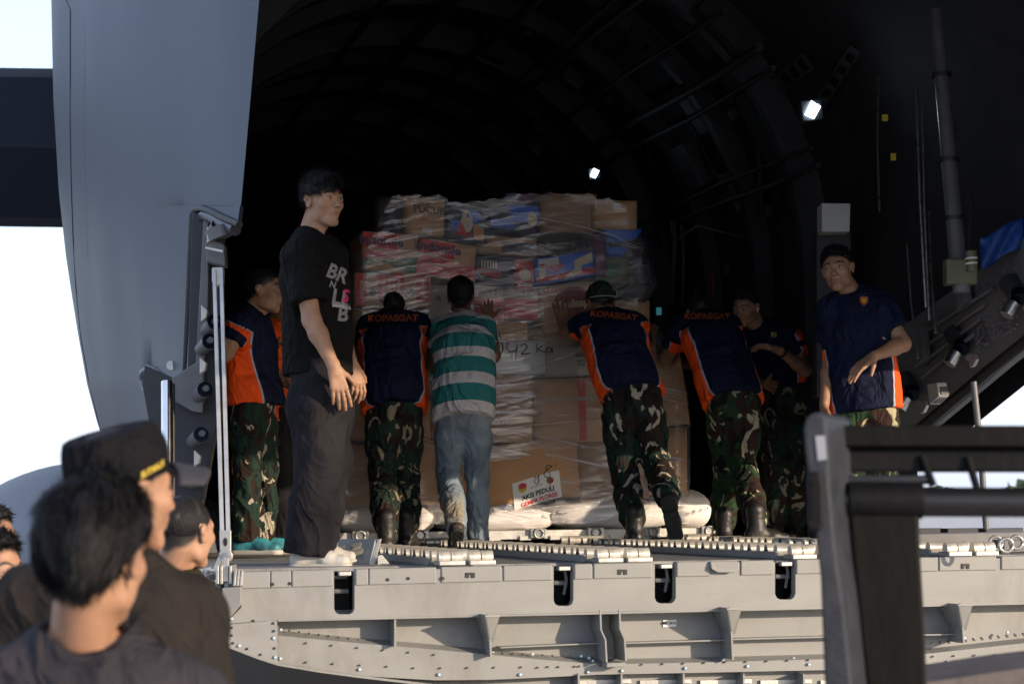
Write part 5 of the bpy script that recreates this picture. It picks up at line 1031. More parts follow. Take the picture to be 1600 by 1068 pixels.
        if len(HF):
            HN = vnormals(HV, HF); amp = dict(buzz=.0015, short=.004, mop=.006, full=.020, cap=.001)[hair]
            dsp = np.array([noise.noise(Vector((M.T @ (p - c) * np3((30, 30, 13))) + seed)) for p in HV]); HV = HV + HN * (dsp * amp)[:, None]
            Fq = HF
            if hair != 'buzz':
                lz_ = ((HV - c) @ M / sc); edge = (lz_[:, 2] - sl * lz_[:, 1] - b0); HV = HV - HN * (np.clip(1 - edge / .03, 0, 1) ** 2 * off * .75)[:, None]
            if strands:
                loc = (HV - c) @ M / sc; rng = np.random.RandomState(seed + 5); pick = rng.choice(len(HV), strands, replace=True); EV = []; EF = []; base = len(HV); w0 = .0013 if hair in ('full',) else (.0009 if hair == 'buzz' else .0016)
                comb = M @ np3((.25, .7, -.35)) if hair in ('mop', 'short') else M @ np3((.1, .75, -.1))
                if hair == 'full': comb = M @ np3((.25, -.55, -.75))
                for q in pick:
                    if abs(loc[q][0]) > .05 and loc[q][2] < .03 and -.035 < loc[q][1] < .09: continue
                    p = HV[q]; nn = HN[q]; L0 = strand_len * sc * rng.uniform(.5, 1.2); lz = loc[q]
                    big = hair in ('full', 'mop'); cb = comb if not big else unit(comb - nn * (comb @ nn)); d0 = unit(nn * ((.55 if lz[2] > .06 else .25) if not big else .14 + .45 * (lz[2] > .085)) + cb * (.6 if not big else 1.) + rng.normal(0, .28 if not big else .17, 3)); d1 = unit(d0 + np3((0, 0, -.7)) * (.5 if hair != 'short' else .1) + cb * .3 - nn * (.35 if big else 0))
                    sd = unit(np.cross(d0, nn) + rng.normal(0, .1, 3)); p0 = p - nn * .004; p1 = p0 + d0 * L0 * .5; p2 = p1 + d1 * L0 * .5
                    EV += [p0 - sd * w0, p0 + sd * w0, p1 + sd * w0 * .8, p1 - sd * w0 * .8, p2 + sd * w0 * .15, p2 - sd * w0 * .15]; EF += [(base, base + 1, base + 2, base + 3), (base + 3, base + 2, base + 4, base + 5)]; base += 6
                HV = np.concatenate([HV, np.array(EV)]); Fq = np.concatenate([HF, np.array(EF)])
            make('hair', HV, Fq, hairM, root)
    return V, Fc, at_, M
def hand(f, wr, d, n, th, curl=(.35, .35, .35, .35), sc=1., spread=.1, tcurl=.4):
    """d fingers direction, n palm normal (the side fingers curl to), th side the thumb leaves"""
    d, n = unit(d), unit(n); n = unit(n - d * (n @ d)); t = np.cross(d, n); t = t * np.sign(t @ np3(th) or 1)
    K = []; xs = (.030, .010, -.010, -.028); pl = (.088, .092, .088, .080)
    for i in range(4):
        k = wr + d * pl[i] * sc + t * xs[i] * sc; K.append(k); f.cone(wr + t * xs[i] * .62 * sc + d * .012 * sc, k, .0135 * sc, .0115 * sc, .012 * sc)
    f.cone(wr - d * .02 * sc, wr + d * .02 * sc, .019 * sc, .018 * sc, .015, t, 1.35)
    Ls = ((.042, .026, .020), (.046, .030, .021), (.043, .028, .021), (.034, .021, .018)); rs = (.0088, .0092, .0088, .0078)
    for i in range(4):
        dd = unit(d + t * spread * (1.5 - i)); p = K[i]; a = 0.
        for j in range(3):
            a += curl[i] * (.8, 1.15, .7)[j]; v = dd * math.cos(a) + n * math.sin(a); q = p + v * Ls[i][j] * sc; f.cone(p, q, rs[i] * (1.06, .98, .9)[j] * sc, rs[i] * (.98, .9, .78)[j] * sc, .003 * sc); p = q
    p = wr + t * .022 * sc + d * .012 * sc + n * .004; a = unit(t * .85 + d * .75 + n * .25); q = p + a * .040 * sc; f.cone(p, q, .0155 * sc, .0120 * sc, .012 * sc)
    b = unit(a + d * .5 + n * tcurl * .6); p2 = q + b * .032 * sc; f.cone(q, p2, .0112 * sc, .0100 * sc, .004 * sc); b2 = unit(b + d * .3 + n * tcurl); f.cone(p2, p2 + b2 * .024 * sc, .0098 * sc, .0078 * sc, .003 * sc)
    return t
def shoe(root, an, fwd, up, m_up, m_sole, style='boot', sc=1.):
    M = frame(fwd, up); W = lambda x, y, z: an + M @ (np3((x, y, z)) * sc); f = Field(an - .34 * sc, an + .34 * sc, .0052)
    z0 = -.085
    f.cone(W(0, -.045, z0 + .038), W(0, .10, z0 + .034), .036 * sc, .034 * sc, .02, M[:, 0], 1.1); f.cone(W(0, .09, z0 + .030), W(0, .165, z0 + .026), .036 * sc, .028 * sc, .02, M[:, 0], 1.25); f.cone(W(0, -.03, z0 + .04), W(0, -.005, .02), .036 * sc, .040 * sc, .03)
    f.cone(W(0, .0, -.02), W(0, .09, z0 + .045), .030 * sc, .026 * sc, .03)
    if style == 'boot': f.cone(W(0, -.01, -.01), W(0, -.015, .10), .047 * sc, .054 * sc, .02)
    f.cut(W(0, 0, z0 + .012), -M[:, 2]); V, Fc = f.mesh(); V = wrinkle(V, Fc, .0012, 22, an[0]); o = make('shoe', V, Fc, m_up, root)
    g = Field(an - .34 * sc, an + .34 * sc, .0052); g.cone(W(0, -.045, z0 + .004), W(0, .165, z0 + .004), .0405 * sc, .0375 * sc, .01, M[:, 0], 1.14); g.cut(W(0, 0, z0 + .018), M[:, 2]); g.cut(W(0, 0, z0 - .008), -M[:, 2])
    g.cone(W(-.1, .02, z0 - .006), W(.1, .02, z0 - .006), .012 * sc, .012 * sc, .008, sub=True) if style == 'boot' else None
    V, Fc = g.mesh(); make('sole', V, Fc, m_sole, o)
    if style == 'boot' or style == 'lace':
        m = MB()
        for k in range(5): y = .02 + k * .017; zz = -.022 - k * .011; m.tube([W(-.022, y, zz + .002), W(0, y + .004, zz + .012), W(.022, y, zz + .002)], .0017 * sc, 5)
        m.build('laces', m_sole if style == 'boot' else m_up, o, smooth=True)
    return o
def person(D, J, label, face, body_face, skinm=SKIN_A, shirt=NAVY_ORANGE, trousers=CAMO, hair='short', shoes=(BOOT, BSOLE, 'boot'), head_up=(0, 0, 1), sc=1., group=None, seed=1, hands=None, legs=True, sleeve=.55, look=0., loose=1., hem=.07, res=.011, strands=500, strand_len=.03, head_res=.0034, toes=None, headsc=None, panel=True, baggy=1., eyes=True, belt=False, name='person', sleeve_r=1., shoe_up=None, belly=0., pw=0.):
    P = {k: np3(at(v[0], v[1], D + (v[2] if len(v) > 2 else 0))) for k, v in J.items()}
    pel = (P['hipA'] + P['hipB']) / 2; nk = P['neck']; up = unit(nk - pel); BF = frame(body_face, up); rt, fw, _ = BF.T
    base = Vector((pel[0], pel[1], 0. if legs else GZ)); root = thing(name, base, label, 'person', group)
    headsc = headsc or sc
    HV, HF, hat, HM = head_build(root, P['head'], face, head_up, nk, skinm, headsc, hair, head_res, seed, strands=strands, look=look, strand_len=strand_len, eyes=eyes)
    Vs, Fs, A = [HV], [HF], {k: [v] for k, v in hat.items()}
    def addmesh(V, Fc):
        off = sum(len(v) for v in Vs); Vs.append(V); Fs.append(Fc + off)
        for k in A: A[k].append(np.zeros(len(V)))
    # torso (shirt and body share the same shape)
    Lt = np.linalg.norm(nk - pel); mid = P.get('mid', (pel + nk) / 2 - fw * .01); curve = lambda t: (1 - t) ** 2 * pel + 2 * t * (1 - t) * (2 * mid - (pel + nk) / 2) + t * t * nk
    def torso(f, g, low=0., k=.05):
        secs = [(-.02, .104, 1.5), (.22, .098 + belly, 1.42), (.45, .106 + belly * .6, 1.42), (.68, .112, 1.42), (.86, .088, 1.5)]
        for (t0, r0, q0), (t1, r1, q1) in zip(secs, secs[1:]): f.cone(curve(t0), curve(t1), r0 * sc + g, r1 * sc + g, k, rt, (q0 + q1) / 2)
        f.cone(P['shA'] - up * .0, P['shB'] - up * .0, .056 * sc + g * .8, .056 * sc + g * .8, .06)
        f.cone(curve(.86), nk, .075 * sc + g * .5, .052 * sc + g * .4, .05, rt, 1.2)
        for s in ('A', 'B'): f.cone(nk + (P['sh' + s] - nk) * .25 + up * .01, P['sh' + s], .045 * sc + g * .6, .052 * sc + g * .8, .05)
    allp = np.array(list(P.values()))
    f = Field(np.minimum(np.minimum(pel, nk), np.minimum(P['shA'], P['shB'])) - .25, np.maximum(np.maximum(pel, nk), np.maximum(P['shA'], P['shB'])) + .25, .016); torso(f, -.012); V, Fc = f.mesh(); addmesh(V, Fc)
    fields = {}
    for s in ('A', 'B'):
        sh, el, wr = P['sh' + s], P['el' + s], P['wr' + s]; hp = hands[s] if hands and s in hands else None
        hd = unit(wr - el); hn = fw if hp is None else hp.get('n', fw)
        if hp and 'd' in hp: hd = unit(hp['d'])
        tip = wr + hd * .19; pts = np.array([sh, el, wr, tip]); f = Field(pts.min(0) - .07, pts.max(0) + .07, .0042 if D > 8 else .006)
        f.cone(sh, el, .050 * sc, .040 * sc, .02); f.cone(el, el + (wr - el) * .3, .040 * sc, .041 * sc, .02); f.cone(el + (wr - el) * .3, wr, .041 * sc, .025 * sc, .02)
        outw = unit(sh - nk); tn = hp.get('t', fw) if hp else fw
        hand(f, wr + hd * .01, hd, hn, tn, hp.get('curl', (.35,) * 4) if hp else (.35,) * 4, sc * (hp.get('s', 1.) if hp else 1.), hp.get('spread', .08) if hp else .08)
        V, Fc = f.mesh(); addmesh(V, Fc)
    if legs:
        for s in ('A', 'B'):
            pts = np.array([P['hip' + s], P['kn' + s], P['an' + s]]); f = Field(pts.min(0) - .1, pts.max(0) + .1, .014); f.cone(pts[0], pts[1], .07 * sc, .05 * sc, .03); f.cone(pts[1], pts[2], .05 * sc, .036 * sc, .03); V, Fc = f.mesh(); addmesh(V, Fc)
    V = np.concatenate(Vs); Fc = np.concatenate(Fs); make('body', V, Fc, skinm, root, attrs={k: np.concatenate(v) for k, v in A.items()})
    # shirt
    slv = {s: P['sh' + s] + (P['el' + s] - P['sh' + s]) * sleeve for s in 'AB'}; pts = np.array([pel, nk, P['shA'], P['shB'], slv['A'], slv['B']]); f = Field(pts.min(0) - .27, pts.max(0) + .20, res * (.8 if D > 8 else 1.))
    g = .016 * loose; torso(f, g); f.cone(curve(.25), pel - up * (hem + .02), .108 * sc + g + belly, (.116 * sc + g) * loose ** .5, .05, rt, 1.42)
    f.cut(pel - up * hem, -up)
    for s in 'AB':
        sh, el = P['sh' + s], P['el' + s]; ad = unit(el - sh); g2 = f.like()
        e = sh + (el - sh) * (sleeve + .1); g2.cone(sh, e, .062 * sc * sleeve_r + g * .3, (.064 * sc + g * .5) * sleeve_r, .02); g2.cut(slv[s], ad)
        k = .035; d, e_ = f.d, g2.d; h = np.clip(.5 + .5 * (d - e_) / k, 0, 1); f.d = d * (1 - h) + e_ * h - k * h * (1 - h)
    f.ell(P['head'] + HM @ np3((0, -.02, -.05)) * .5 + (nk - P['head']) * .55, (.062 * sc, .062 * sc, .062 * sc), None, .01, True)
    V, Fc = f.mesh(); V = wrinkle(V, Fc, .008 * loose, 8.5, seed, (1, 1, .6)); V = smoothv(V, Fc, 1, .3)
    q = V - pel; al = q @ up; xr = q @ rt; xf = (V - np.array([curve(min(1., max(0., t))) for t in al / Lt])) @ fw
    ang = np.arctan2(np.abs(xf), np.abs(xr) * .85); lim = pw + .38 + .22 * np.clip((.2 - al) / .3, 0, 1); pn = lim - ang - np.clip((al - Lt * .74) * 9, 0, 2)
    for s in 'AB':                       # underside of the sleeve
        ad = unit(P['el' + s] - P['sh' + s]); r = V - P['sh' + s]; t = r @ ad; rad = r - np.outer(t, ad); dn = unit(-up - ad * (-up @ ad)); ins = (t > .05) & (np.linalg.norm(rad, axis=1) < .1) & (al > Lt * .55); pn = np.where(ins, (rad @ dn) / .08 - .62, pn)
    attrs = dict(panel=pn if panel else pn * 0 - 1, along=al - Lt, piping=.03 - np.abs(pn + .03) if panel else pn * 0 - 1)
    so_ = make('shirt', V, Fc, shirt, root, attrs=attrs); bvh = BVHTree.FromPolygons([Vector(v) for v in V], [tuple(x) for x in Fc])
    # trousers
    if legs:
        pts = np.array([pel] + [P[k] for k in ('hipA', 'hipB', 'knA', 'knB', 'anA', 'anB')]); f = Field(pts.min(0) - .2, pts.max(0) + .2, res * .9); b = baggy
        f.cone(pel - up * .03, pel + up * .11, .110 * sc, .103 * sc, .04, rt, 1.48); f.cut(pel + up * .10, up)
        for s in 'AB':
            h, kn, an = P['hip' + s], P['kn' + s], P['an' + s]; g3 = f.like(); m1 = h + (kn - h) * .45
            g3.cone(h - up * .01, m1, .096 * sc, .088 * sc * b, .03); g3.cone(m1, kn, .088 * sc * b, .070 * sc * b, .03); lo_ = kn + (an - kn) * .55; g3.cone(kn, lo_, .070 * sc * b, .070 * sc * b, .03)
            tuck = shoes[2] == 'boot'; en = kn + (an - kn) * (.86 if tuck else 1.12); g3.cone(lo_, en, .070 * sc * b, .062 * sc * b * (1.12 if b > 1.3 else 1), .03)
            if shoes[2] == 'boot': g3.cone(en, kn + (an - kn) * .97, .060 * sc * b, .045 * sc, .02)
            else: g3.cut(kn + (an - kn) * 1.08, unit(an - kn))
            k = .022; d, e_ = f.d, g3.d; hh = np.clip(.5 + .5 * (d - e_) / k, 0, 1); f.d = d * (1 - hh) + e_ * hh - k * hh * (1 - hh)
        V, Fc = f.mesh(); V = wrinkle(V, Fc, .0085, 9, seed + 20, (1, 1, 1.3)); V = smoothv(V, Fc, 1, .3); fade = np.clip(1 - np.abs((V[:, 2] - .22) / .14), 0, 1) * .9 * (V[:, 0] < pel[0]) + .25 * np.clip((V[:, 2] - .65) / .1, 0, 1)
        make('trousers', V, Fc, trousers, root, attrs=dict(fade=fade))
        if trousers not in (BLACKJEAN, JEANS):      # cargo pockets
            for s in 'AB':
                h, kn = P['hip' + s], P['kn' + s]; side = rt * np.sign((h - pel) @ rt or 1); cth = h + (kn - h) * .62 + side * .075 * sc; ff = Field(cth - .14, cth + .14, .008); Mk = frame(side, unit(h - kn)); ff.ell(cth, (.075, .028, .092), Mk, .01); ff.cut(cth + Mk[:, 2] * .075, Mk[:, 2]); PV, PF = ff.mesh(); PV = wrinkle(PV, PF, .006, 14, seed + 3); make('cargo_pocket', PV, PF, trousers, root)
        if belt: f = Field(pel - .22, pel + .3, .01); f.cone(pel + up * .085, pel + up * .10, .112 * sc, .112 * sc, .01, rt, 1.46); f.cut(pel + up * .115, up); f.cut(pel + up * .072, -up); V, Fc = f.mesh(); make('belt', V, Fc, BELT, root)
        for i, s in enumerate('AB'):
            tf = (toes or {}).get(s, fw); tf = np3(tf); su = (shoe_up or {}).get(s, (0, 0, 1)); shoe(root, P['an' + s], tf, su, shoes[0], shoes[1], shoes[2], sc)
    return dict(root=root, P=P, up=up, rt=rt, fw=fw, bvh=bvh, pel=pel, nk=nk, HM=HM, head=P['head'], Lt=Lt, shirt=so_, sc=sc)
def on_body(pp, text, px, py, size, material, X=None, bold=.03, ray_dir=None, wid=1., rot=0., off=.004, D=None, name='lettering', shear=0.):
    """flat print laid on the shirt: text drawn round the ray through the pixel (px, py)"""
    o0 = Vector(at(px, py, 1.)); d = (o0 - CAM).normalized(); hit = pp['bvh'].ray_cast(CAM, d)
    if hit[0] is None: return None
    c = hit[0]; X = Vector(X) if X is not None else Vector((1, 0, 0)); X.normalize(); Y = d.cross(X).normalized() * -1; X = (X - d * X.dot(d)).normalized(); Y = X.cross(d).normalized(); me = text_mesh(text, 1., bold, 0); cs, sn = math.cos(rot), math.sin(rot)
    bm = bmesh.new(); bm.from_mesh(me); bmesh.ops.subdivide_edges(bm, edges=[e for e in bm.edges if e.calc_length() > .25], cuts=2); bmesh.ops.triangulate(bm, faces=bm.faces)
    for v in bm.verts:
        x, y = v.co.x * size * wid + v.co.y * size * shear, v.co.y * size; x, y = x * cs - y * sn, x * sn + y * cs; q = c + X * x + Y * y; dd = (q - CAM).normalized(); h = pp['bvh'].ray_cast(CAM, dd)
        v.co = (h[0] - dd * off if h[0] is not None and (h[0] - q).length < .25 else q) - c
    bm.to_mesh(me); bm.free(); me.materials.clear(); me.materials.append(material); o = bpy.data.objects.new(name, me); COL.objects.link(o); o.location = c; par(o, pp['root']); return o
def blob_on_body(pp, poly, material, name, off=.004):
    m = MB(); hs = []
    for (x, y) in poly:
        d = (at(x, y, 1.) - CAM).normalized(); h = pp['bvh'].ray_cast(CAM, d)
        if h[0] is None: return None
        hs.append(h[0] - d * off)
    c = sum(hs, Vector()) / len(hs); m.add([c] + hs, [(0, 1 + (i + 1) % len(hs), 1 + i) for i in range(len(hs))]); return m.build(name, material, pp['root'])
# ------------------------------------------------------------------ the people in the hold
GP = 'men pushing the wrapped load'
OR = []
# youth in the black T-shirt
p = person(9.25, dict(head=(504, 315), neck=(484, 374, .0), shA=(470, 402, -.19), shB=(513, 400, .16), elA=(487, 500, -.24), wrA=(522, 573, -.27), elB=(528, 500, .2), wrB=(549, 566, .14),
    mid=(494, 470), hipA=(493, 572, -.09), hipB=(500, 572, .09), knA=(500, 712, -.10), knB=(512, 716, .09), anA=(481, 856, -.10), anB=(490, 850, .12)),
    'tall youth in black printed T-shirt, wide black trousers and white shoes, standing upright', (.72, -.69, .0), (.90, -.42, 0), SKIN_A, BLACKTEE, BLACKJEAN, 'mop', (WSHOE, SOLE, 'low'),
    seed=3, hands=dict(A=dict(n=(-.2, .7, 0), t=(1, .1, 0), d=(.22, 0, -.97), curl=(.22, .25, .28, .3)), B=dict(n=(-.5, .5, 0), t=(.8, -.5, 0), d=(.3, -.1, -.95), curl=(.4, .42, .45, .45))), sleeve=.72, panel=False, baggy=1.55, toes=dict(A=(1, -.22, 0), B=(1, -.05, 0)), strands=5000, strand_len=.05, head_res=.0027, look=.1, sleeve_r=1.18, hem=.04, headsc=1.0, sc=.97)
GREYP = mat('grey_print', (.24, .235, .24), (.14, .135, .14), .7, scale=60); PINK = mat('pink_print', (.55, .02, .10), None, .7); WPR = mat('white_print_ink', (.6, .6, .6), None, .7)
for (t, x, y, s, mt, r) in (('BR', 527, 428, .085, GREYP, -.5), ('LL', 533, 466, .09, GREYP, -.1), ('S', 540, 463, .075, PINK, -.1), ('B', 536, 491, .09, GREYP, -.1), ('ku', 549, 497, .06, WPR, -.1), ('BANDUNG', 534, 479, .018, WPR, -.1), ('N', 520, 445, .04, GREYP, -.3)):
    on_body(p, t, x, y, s, mt, (.55, .83, 0), .03, rot=r * .5, wid=.9)
# pusher behind the youth's hand
p1 = person(12.35, dict(head=(614, 486, .50), neck=(615, 498, .33), shA=(578, 510, .28), shB=(652, 508, .28), elA=(566, 562, .42), wrA=(572, 520, .62), elB=(668, 556, .42), wrB=(664, 515, .62), mid=(614, 560, .05),
    hipA=(599, 628), hipB=(634, 628), knA=(597, 728, -.05), knB=(634, 738, .08), anA=(604, 836, -.42), anB=(636, 834, -.12)),
    'man in navy and orange KOPASGAT shirt pushing the load, nearest to the youth in black', (.0, .95, -.45), (0, 1, 0), SKIN_B, NAVY_ORANGE, CAMO_D, 'buzz', seed=11, group=GP, head_up=(0, .5, .85), strands=1200, strand_len=.008, baggy=1.15, eyes=False, toes=dict(A=(-.15, -1, 0) if 0 else (.0, 1, 0), B=(.25, 1, 0)))
on_body(p1, 'KOPASGAT', 614, 497, .052, ORANGEINK, (1, 0, .0), .035, wid=1.1)
# striped shirt
p2_ = person(12.3, dict(head=(720, 466, .30), neck=(722, 502, .2), shA=(692, 517, .2), shB=(755, 513, .2), elA=(676, 572, .3), wrA=(686, 528, .5), elB=(772, 556, .3), wrB=(764, 500, .42), mid=(726, 568, -.02),
    hipA=(706, 645), hipB=(743, 645), knA=(701, 738, .06), knB=(746, 740, .1), anA=(713, 822, -.42), anB=(746, 838, .05)),
    'man in a teal and white striped shirt and faded blue jeans pushing the load', (.05, 1, -.15), (0.05, 1, 0), SKIN_B, STRIPED, JEANS, 'mop', (BSHOE, BSOLE, 'low'), seed=21, group=GP, panel=False, baggy=1.08, strands=3500, strand_len=.035, eyes=False, hem=.05, loose=1.05, sleeve=.5, sc=.92, toes=dict(A=(-.1, 1, -.7), B=(.35, .9, 0)), shoe_up=dict(A=(0, .6, .8)))
for (x, y) in ((688, 664), (757, 668)):
    pass
# man in camouflage cap
p3_ = person(12.35, dict(head=(939, 474, .42), neck=(956, 494, .32), shA=(916, 508, .26), shB=(993, 510, .26), elA=(886, 518, .38), wrA=(880, 510, .52), elB=(1012, 560, .3), wrB=(1018, 520, .6), mid=(966, 555, .05),
    hipA=(966, 610), hipB=(1006, 612), knA=(972, 716, .02), knB=(1022, 712, .0), anA=(991, 826, -.22), anB=(1047, 786, -.46)),
    'man in a camouflage cap and navy KOPASGAT shirt pushing with one boot lifted', (-.25, .95, -.3), (-.18, 1, 0), SKIN_B, NAVY_ORANGE, CAMO, 'buzz', seed=31, group=GP, head_up=(-.1, .4, .9), strands=0, baggy=1.18, eyes=False, belt=True, hem=.035,
    hands=dict(A=dict(n=(.1, 1, 0), t=(1, 0, .3), d=(-.1, .35, 1), curl=(.05, .05, .08, .1), spread=.2, s=1.05)), toes=dict(A=(-.1, 1, 0), B=(.25, .45, -1)), shoe_up=dict(B=(.1, 1, .45)))
on_body(p3_, 'KOPASGAT', 959, 493, .049, ORANGEINK, (1, 0, -.04), .035, wid=1.1, rot=-.08)
# cap
def soft_cap(pp, material, brim=None, tall=.03, grow=.0, nm='cap', headsc=1., flat=False):
    M = pp['HM']; c = pp['head']; s = headsc; W = lambda x, y, z: c + M @ (np3((x, y, z)) * s); f = Field(c - .2 * s, c + .2 * s, .006 if flat is False else .004)
    if flat:
        f.cone(W(0, -.016, .035), W(0, -.018, .072), .083 * s, .085 * s, .006, M[:, 1], 1.24); f.cone(W(0, -.018, .062), W(0, -.010, .080), .086 * s, .072 * s, .006, M[:, 1], 1.22); f.cut(W(0, 0, .124), M @ unit((0, -.30, 1))); f.cut(W(0, 0, .022), M @ unit((0, .28, -1)))
    else: f.ell(W(0, -.014, .036), np3((.087 + grow, .107 + grow, .088 + tall)) * s, M, .01); f.cut(W(0, 0, .015), M @ unit((0, .35, -1)))
    V, Fc = f.mesh(); V = wrinkle(V, Fc, .004 if not flat else .0025, 14 if not flat else 9, 5); o = make(nm, V, Fc, material, pp['root'])
    return o, W, M
cp, W, M = soft_cap(p3_, CAMO, tall=.012, grow=.004)
m = MB(); m.tube([W(.09 * math.sin(t), -.014 - .105 * math.cos(t), .02 - .035 * math.cos(t)) for t in np.linspace(-1.2, 1.2, 11)], .006, 6, flat=.5); m.build('cap_strap', WPR if 0 else CARDW, cp, smooth=True)
# third pusher, head hidden in front of him
p4_ = person(12.7, dict(head=(1092, 492, .48), neck=(1100, 499, .36), shA=(1063, 516, .3), shB=(1138, 509, .3), elA=(1040, 560, .45), wrA=(1058, 560, .72), elB=(1120, 570, .5), wrB=(1075, 570, .75), mid=(1122, 555, .1),
    hipA=(1127, 622), hipB=(1162, 622), knA=(1136, 722, .16), knB=(1160, 724, .05), anA=(1130, 830, .02), anB=(1184, 824, -.45)),
    'man in KOPASGAT shirt pushing at the right end of the load, head hidden', (-.4, .9, -.6), (-.28, 1, 0), SKIN_B, NAVY_ORANGE, CAMO_G, 'buzz', seed=41, group=GP, head_up=(-.2, .6, .8), strands=0, baggy=1.15, eyes=False, hem=.035,
    toes=dict(A=(-.4, .6, 0) if 0 else (-.35, .9, 0), B=(1, .25, 0)))
on_body(p4_, 'KOPASGAT', 1105, 494, .049, ORANGEINK, (1, 0, -.02), .035, wid=1.1)
# man looking down at his hand
p5_ = person(13.6, dict(head=(1166, 480, -.1), neck=(1185, 513, .0), shA=(1160, 530, .1), shB=(1236, 532, -.05), elA=(1165, 590, .05), wrA=(1196, 600, -.15), elB=(1258, 578, -.12), wrB=(1218, 547, -.38), mid=(1205, 555, .02),
    hipA=(1196, 612), hipB=(1236, 612), knA=(1208, 720, -.05), knB=(1240, 722, -.05), anA=(1214, 826), anB=(1244, 826)),
    'man with white earbud and wristwatch looking down at his raised hand', (-.55, -.72, -.42), (-.35, -.93, 0), SKIN_A, NAVY_ORANGE, CAMO_D, 'buzz', seed=51, head_up=(-.1, -.3, 1), strands=1500, strand_len=.012, baggy=1.1, hem=-.01,
    hands=dict(B=dict(n=(-.1, -.2, -1), t=(0, -1, .3), d=(-.9, -.15, .25), curl=(.3, .35, .4, .4))))
m = MB(); w_ = Vector(p5_['P']['wrB']); e_ = Vector(p5_['P']['elB']); ax = (e_ - w_).normalized(); m.tube([w_ + ax * .02, w_ + ax * .045], .031, 16); m.build('wristwatch', RUBBER, p5_['root'], smooth=True, auto=40)
ep = p5_['head'] + p5_['HM'] @ np3((-.082, .0, -.008)) if (p5_['HM'][:, 0] @ np3((1, 0, 0))) < 0 else p5_['head'] + p5_['HM'] @ np3((.082, .0, -.008))
m = MB(); m.ell(ep, (.008, .008, .009), nu=10, nv=6); m.tube([Vector(ep), Vector(ep) - Vector((0, .004, .022))], .0032, 6); m.build('earbud', WHITELABEL, p5_['root'], smooth=True)
on_body(p5_, 'RI', 1209, 523, .045, YTHREAD, (1, 0, 0), .02)
# right-hand man
p6_ = person(11.2, dict(head=(1309, 421, -.02), neck=(1333, 462, .03), shA=(1300, 486, .06), shB=(1379, 482, -.02), elA=(1298, 562, .06), wrA=(1288, 632, -.05), elB=(1411, 537, -.08), wrB=(1366, 556, -.26), mid=(1342, 545, .02),
    hipA=(1330, 634), hipB=(1374, 634), knA=(1330, 730, -.02), knB=(1378, 730, -.02), anA=(1328, 836), anB=(1384, 836)),
    'young man standing at the right with small orange shield badge, glancing left', (-.38, -.90, .0), (-.22, -.97, 0), SKIN_A, NAVY_ORANGE, CAMO_G, 'short', seed=61, head_up=(-.16, 0, 1), strands=3500, strand_len=.02, baggy=1.1, hem=.03, head_res=.0027, look=.25, sleeve=.6,
    hands=dict(A=dict(n=(.6, 0, 0), t=(0, -1, 0), d=(-.05, -.1, -1)), B=dict(n=(-.1, .35, -1), t=(-.3, -.9, .2), d=(-.8, -.2, -.55), curl=(.18, .25, .3, .35), spread=.14)), sleeve_r=1.1)
def shield(x, y, s): return [(x - s, y - s), (x, y - s * 1.15), (x + s, y - s), (x + s * .95, y + s * .3), (x, y + s * 1.2), (x - s * .95, y + s * .3)]
blob_on_body(p6_, shield(1350, 470, 6.5), ORANGEINK, 'shield_badge'); blob_on_body(p6_, shield(1350, 469.5, 3.2), YTHREAD, 'badge_emblem', .006)
# left-hand man in profile and the one behind him
p7_ = person(10.95, dict(head=(412, 455), neck=(390, 495, 0), shA=(376, 512, -.19), shB=(394, 512, .17), elA=(352, 552, -.24), wrA=(331, 506, -.22), elB=(398, 560, .26), wrB=(430, 585, .1), mid=(385, 555),
    hipA=(392, 612, -.09), hipB=(398, 612, .09), knA=(386, 722, -.1), knB=(412, 728, .1), anA=(384, 838, -.10), anB=(410, 838, .14)),
    'man in profile with orange sided navy shirt and teal trainers behind the hanger bars', (.96, -.1, -.3), (.95, -.3, 0), SKIN_A, NAVY_ORANGE, CAMO, 'buzz', (TEAL, SOLE, 'low'), pw=.2, seed=71, strands=900, strand_len=.008, baggy=1.05, loose=1.35, hands=dict(A=dict(n=(0, 1, 0), t=(.6, 0, .6), d=(-.2, 0, 1), curl=(.7, .75, .8, .8))), toes=dict(A=(.95, -.3, 0), B=(.95, -.1, 0)), sleeve=.6)
ff = Field(p7_['P']['hipB'] - .2, p7_['P']['hipB'] + .3, .009); c0 = np3(at(428, 612, 10.5)); ff.ell(c0, (.085, .06, .07), None, .02); ff.ell(c0 + np3((-.06, -.02, .03)), (.07, .05, .05), None, .03); V, Fc = ff.mesh(); V = wrinkle(V, Fc, .012, 10, 4); o = make('bundled_jacket', V, Fc, CAMO, None); tag(o, 'camouflage jacket bunched and tied at the waist of the man in profile', 'jacket')
p8_ = person(11.9, dict(head=(441, 481), neck=(428, 515, 0), shA=(420, 530, -.17), shB=(440, 530, .17), elA=(424, 585, -.2), wrA=(452, 600, -.1), elB=(440, 580, .2), wrB=(470, 590, .1), mid=(434, 570),
    hipA=(440, 640, -.08), hipB=(446, 640, .08), knA=(444, 735, -.1), knB=(452, 735, .1), anA=(440, 838, -.1), anB=(452, 838, .1)),
    'man in an orange shirt half hidden in shadow between the profile man and the youth', (.92, -.35, -.2), (.85, -.5, 0), SKIN_B, ORANGETEE, BLACKJEAN, 'buzz', (BSHOE, BSOLE, 'low'), seed=81, strands=800, strand_len=.008, panel=False)
on_body(p8_, 'KM', 443, 532, .07, INK, (.8, .5, .5), .03)

